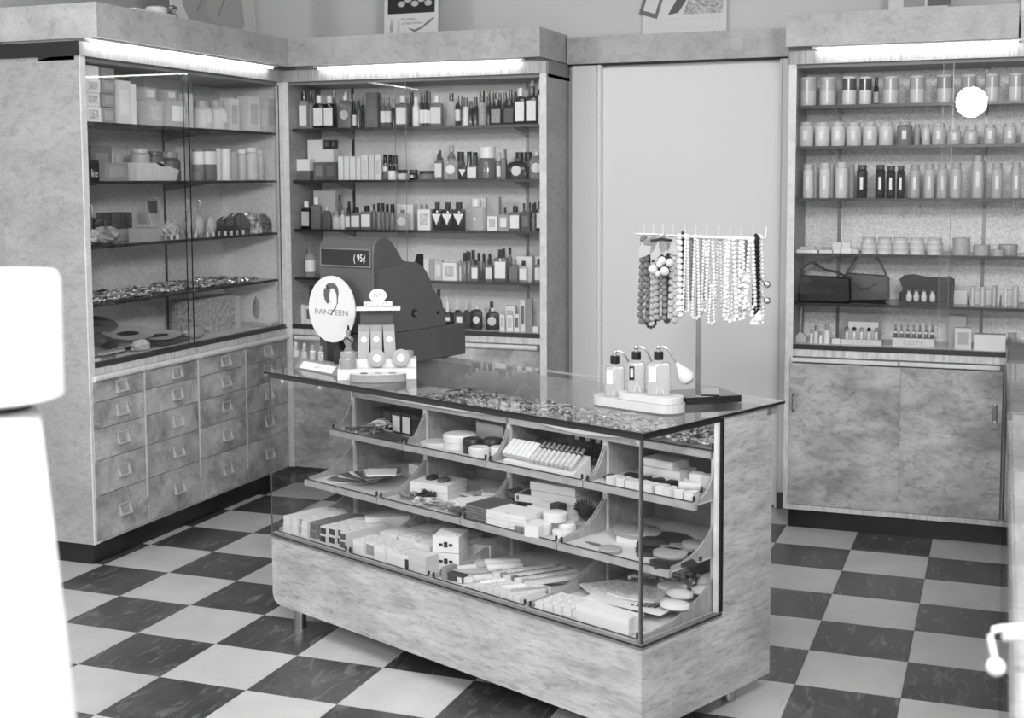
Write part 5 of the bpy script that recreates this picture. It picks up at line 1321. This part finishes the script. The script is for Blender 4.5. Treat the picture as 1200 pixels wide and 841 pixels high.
for i in range(14): Lobj('small_vial', B().cyl(.007, 0, .022, 8), grey(.85, .2) if i % 3 else M_STEEL, 194+7*i, 279-.5*i, .05, z3, '%s tiny vial from left along the front edge, third shelf, left cabinet' % ordn(i+1), 'vial', True)
item('c', .035, .04, '92', '-', '-', (-.325-.07, .275+.05, SH_L[3]), PI/2, 'white round box at the left end of the jewellery shelf')
zf = .8
def plate(name, px, py, dep, z, a, b, h, t, label, rim, tilt, cat='plate'):
    P = LW(px, py, dep); o = put(name, B().loft([(0, a*.6, b*.6), (h*.6, a*.95, b*.95), (h, a, b), (h*.9, a*.9, b*.9), (h*.5, a*.55, b*.55)], n=30), grey(t, .3), loc=(-.325-dep, float(P[1]), z), rot=(tilt, 0, PI/2-.2), smooth=True)
    put('dark_pattern', B().loft([(h*.56, a*.45, b*.3), (h*.60, a*.43, b*.28)], n=20), grey(rim), o); return tag(o, label, cat)
plate('oval_dish', 150, 403, .17, zf+.055, .13, .09, .018, .82, 'large pale oval dish with a dark pattern lying in the left cabinet bottom', .2, .25)
plate('oval_dish', 186, 398, .14, zf+.03, .12, .07, .014, .84, 'second pale oval dish with dark motif right of the large one', .25, .2)
plate('oval_dish', 114, 402, .27, zf+.10, .09, .08, .015, .45, 'grey oval dish at the back left of the left cabinet bottom', .3, .3)
o = Lobj('dark_tray', B().loft([(0, .22, .13), (.012, .25, .15), (.016, .24, .14)], n=36), grey(.28, .35), 172, 400, .19, zf, 'large dark oval tray under the dishes, bottom of left cabinet', 'tray', True)
for i, (px, t) in enumerate(((112, .4), (128, .7), (145, .55))):
    o = Lobj('folded_fan', B().prism([(-.08, -.01), (.08, -.035), (.085, .02), (-.075, .015)], 0, .008, 'z'), M_FROST if i == 0 else grey(t), px, 412-4*i, .07+.02*i, zf+.012*i, '%s folded fan lying at the front left bottom of the left cabinet' % ORD[i+1], 'fan', rz=.25*i)
Lobj('crinkled_bag', lump(.045, 1.3, .6, .5, 12, .35), grey(.78, .3), 165, 405, .06, zf, 'pale crinkled packet at the front of the bottom, left cabinet', 'packet')
Lobj('white_block', B().loft([(0, .03, .03), (.045, .03, .03), (.06, .02, .022)], rect=True), grey(.88), 99, 408, .13, zf, 'white rounded block at the far left of the bottom, left cabinet', 'block')
Lobj('white_card', B().box(-.03, .03, -.02, .02, 0, .012), M_WHITE, 107, 424, .05, zf, 'white card lying nearest the glass at the far left bottom, left cabinet', 'card')
pk = Lobj('wrapped_parcel', B().box(-.20, .17, -.05, .05, 0, .165), M_WRAP, 242, 385, .20, zf, 'large crinkled grey wrapped parcel at the bottom right of the left cabinet', 'parcel')
put('white_end_flap', B().box(.171, .215, -.052, .03, .0, .155), M_WHITE, pk)
Lobj('soft_pouch', lump(.06, 1.2, .6, .5, 15, .1), grey(.62, .5), 228, 395, .10, zf, 'soft grey pouch lying before the wrapped parcel', 'pouch', True)
Lobj('crinkled_bag', lump(.05, .6, .5, 1.4, 19, .12), grey(.6, .3), 303, 380, .20, zf, 'tall grey crinkled bag right of the wrapped parcel', 'bag')
for i in range(4): Lobj('clear_packet', B().prism([(-.05, -.012), (.05, -.016), (.05, .014), (-.045, .016)], 0, .006, 'z'), M_CLEAR if i % 2 else grey(.85, .2), 300+9*i, 393-2.2*i, .05, zf+.0015*i, '%s thin glossy packet at the right front bottom, left cabinet' % ORD[i+1], 'packet', rz=.2*i)
o = Lobj('open_carton', B().prism([(-.10, 0), (.165, 0), (.19, .045), (.06, .075), (-.11, .075)], -.04, .05, 'y'), grey(.88), 170, 205, .10, SH_L[1], 'long white open carton with a dark window, second shelf, left cabinet', 'box')
put('dark_window', B().prism([(.02, .0755), (.06, .0755), (.11, .060), (.06, .060)], -.0405, -.0395, 'y'), M_INK, o); put('crease', B().box(.028, .030, -.0407, -.04, 0, .05), grey(.7), o)
P = LW(104, 200, .10); text('ke', .045, M_WHITE, None, (-.325-.055, float(P[1])-.004, SH_L[1]+.03), (PI/2, 0, PI/2))
bpy.context.scene.collection.objects[-1]
bo = [o_ for o_ in bpy.data.objects if o_.get('label', '').startswith('black carton, first from left, front row, second shelf, left')][0]
tx = [o_ for o_ in bpy.data.objects if o_.name.startswith('lettering') and o_.parent is None][0]
tx.parent = bo; tx.location = (.0, -.5*min(.6*(.05), .085)-.012, .030); tx.rotation_euler = (PI/2, 0, 0)

# ================================================================ POSTERS
def poster(origin, rz, w_, h_, label, tone_=.88, lean=-.06):
    o = put('poster', B().box(0, w_, 0, .003, 0, h_), grey(tone_, .6), loc=origin, rot=(lean, 0, rz)); return tag(o, label, 'poster')
zc = 2.1905
o = poster((-.42, 1.02, zc), PI/2, .70, .50, 'large white poster of grey handbags standing on the left cabinet')
for k, (x, s, t) in enumerate(((.30, 1.0, .62), (.46, .9, .66))):
    put('printed_shape', B().prism([(x-.21*s, .10), (x-.16*s, .03+.02*k), (x+.10*s, .02), (x+.15*s, .06), (x+.12*s, .34), (x-.02*s, .42), (x-.14*s, .30)], -.0008-.0006*k, -.0001, 'y'), grey(t, .7), o)
    put('printed_line', B().tube([(x-.1*s, -.002, .08), (x, -.002, .20), (x+.05*s, -.002, .34)], .002, 5), grey(.42), o)
p0 = aty(450, 38, 1.9); p1 = aty(513, 36, 1.9)
o = poster((float(p0[0]), 1.9, zc), 0, float(p1[0]-p0[0]), .36, 'white framed advertising poster with black picture and script on the middle cabinet')
W_ = float(p1[0]-p0[0]); put('black_picture', B().box(.018, W_-.018, -.0008, -.0001, .115, .36), grey(.1), o)
for i in range(5): put('printed_flower', B().loft([(0, .02, .014), (.0005, .02, .014)], n=9, M=Matrix.Translation((.09+.035*i, -.0008, .16+.02*(i % 2))) @ Matrix.Rotation(PI/2, 4, 'X')), grey(.7), o)
text('The fashion', .018, grey(.5), o, (W_*.45, -.0004, .088), shear=.4); text('of Nail Polishes', .018, grey(.5), o, (W_*.52, -.0004, .068), shear=.4)
put('printed_bottle', B().box(.03, .048, -.0006, -.0001, .025, .065).box(.035, .043, -.0006, -.0001, .065, .09), grey(.6), o); put('printed_bottle', B().box(.07, .082, -.0006, -.0001, .025, .08), grey(.7), o)
put('printed_ribbon', B().tube([(.13, -.001, .045), (.16, -.001, .03), (.20, -.001, .045), (.24, -.001, .075), (.262, -.001, .09)], [.002, .007, .004, .007, .002], 6), grey(.5), o)
p0 = aty(751, 36, 2.1); p1 = aty(850, 34, 2.1); W_ = float(p1[0]-p0[0])
o = put('poster', B().box(0, W_, 0, .003, 0, .40), grey(.88, .6), loc=(float(p0[0]), 2.125, 2.1785), rot=(-.03, 0, 0)); tag(o, 'poster with scalloped border and dark framed label above the door', 'poster')
put('scalloped_border', B().box(.03, W_-.03, -.001, -.0001, .02, .07), grey(.8), o)
for i in range(12): put('scallop', B().loft([(0, .012, .02), (.0006, .012, .02)], n=12, M=Matrix.Translation((.05+i*(W_-.1)/11, -.0011, .045)) @ Matrix.Rotation(PI/2, 4, 'X')), grey(.86), o)
put('dark_frame', B().box(-.045, .045, -.0022, -.0012, -.08, .08), grey(.4), o, loc=(.05, 0, .16), rot=(0, .3, 0)); put('pale_label', B().box(-.03, .03, -.0032, -.0023, -.06, .06), grey(.85), o, loc=(.05, 0, .16), rot=(0, .3, 0))
put('dark_leaf', B().prism([(.12, .085), (.17, .095), (.24, .2), (.20, .22)], -.0015, -.0001, 'y'), grey(.33), o); put('printed_drapery', B().prism([(.19, .085), (W_-.02, .085), (W_-.01, .26), (.26, .26)], -.0012, -.0001, 'y'), M_WRAP, o)
p0 = aty(1041, 13, 1.9); p1 = aty(1110, 11, 1.9); W_ = float(p1[0]-p0[0])
o = poster((float(p0[0]), 1.9, zc), 0, W_, .22, 'pale rounded card with two small pictures on the right cabinet', .82)
put('small_picture', B().box(.06, .145, -.0008, -.0001, .03, .16), grey(.55), o); put('small_picture', B().box(.155, .25, -.0008, -.0001, .03, .16), grey(.35), o)
P = atx(180, 14, -.36); o = put('round_pot', B().loft([(0, .03, .03), (.03, .045, .045), (.045, .045, .045), (.05, .038, .038)], n=18), grey(.88), loc=(-.36, float(P[1])+.02, zc), smooth=True); tag(o, 'white round pot standing on the cornice of the left cabinet', 'pot')
P = atx(196, 12, -.36); g = B()
for i in range(6): g.tube([(-.02, .01*math.sin(i), .01*i), (0, .015, .01*i+.01), (.02, .01*math.cos(i), .01*i)], .007, 6)
o = put('metal_ornament', g, M_STEEL, loc=(-.36, float(P[1])+.03, zc+.007), smooth=True); tag(o, 'shiny coiled ornament beside the white pot on the left cornice', 'ornament')
o = put('flat_book', B().box(-.03, .03, -.22, .05, 0, .012), grey(.8), loc=(-.30, float(P[1])-.12, zc)); tag(o, 'pale flat folder lying on the cornice left of the white pot', 'folder')

# ================================================================ FOREGROUND
def at_dist(px, py, d): P = CAM+ray(px, py)/F_PX*d; return P
P = at_dist(-15, 400, 1.5)
t = empty('white_pedestal', (float(P[0]), float(P[1]), 0)); tag(t, 'out of focus white pedestal with round drum head at the left edge', 'pedestal')
put('tapered_post', B().loft([(0, .125, .125), (.02, .12, .12), (.90, .083, .083), (1.245, .055, .055), (1.252, .05, .05)], n=40), grey(.88, .5), t, smooth=True)
put('drum_head', B().loft([(1.264, .072, .072), (1.268, .082, .082), (1.400, .082, .082), (1.41, .078, .078)], n=40), grey(.87, .5), t, smooth=True); put('shaded_neck', B().cyl(.045, 1.2522, 1.2638, 24), M_INK, t)  # coloured black for the shade in the gap below the drum
t = empty('side_counter', (3.012, -2.3, 0)); tag(t, 'wooden side counter with glass top along the right edge', 'counter')
put('side_panel', B().box(.012, .60, 0, 4.0, .03, .855), M_GRAIN, t); put('kick', B().box(.004, .58, .01, 3.98, 0, .0295), grey(.6), t)
put('top_glass', B().box(.0, .62, -.01, 4.01, .8555, .868), M_TOPGLASS, t); put('edge_strip', B().box(.0, .0115, 3.9, 4.0, .03, .855), M_STEEL, t); put('edge_strip', B().box(.006, .0115, .0, 3.8995, .83, .855), grey(.6), t)
put('counter_glass_front', B().box(.0, .003, .0, 3.8995, .03, .829), M_GLASS, t)
pts = [tuple(at_dist(*q_, 1.72)) for q_ in ((1167, 776), (1164, 764), (1160, 744), (1164, 738), (1172, 736), (1190, 735), (1215, 735))]
Q0 = Vector(pts[-1]); base = (float(Q0.x), float(Q0.y), .8685)
t = empty('white_lever', base); tag(t, 'out of focus white bent lever with ball end over the side counter', 'lever')
L0 = [tuple(Vector(p)-Vector(base)) for p in pts]
put('lever_arm', B().tube(L0+[(0.02, 0, L0[-1][2]-.01), (.025, 0, 0)], .0048, 10), M_WHITE, t, smooth=True)
bp = L0[0]; put('ball_end', B().ball((bp[0], bp[1], bp[2]-.006), .0125, 18, 12), M_WHITE, t, smooth=True)
put('bracket_arm', B().tube([(L0[4][0]+.004, L0[4][1], L0[4][2]-.010), (.0, 0, L0[4][2]-.010), (.02, 0, 0)], .007, 10), M_WHITE, t, smooth=True)
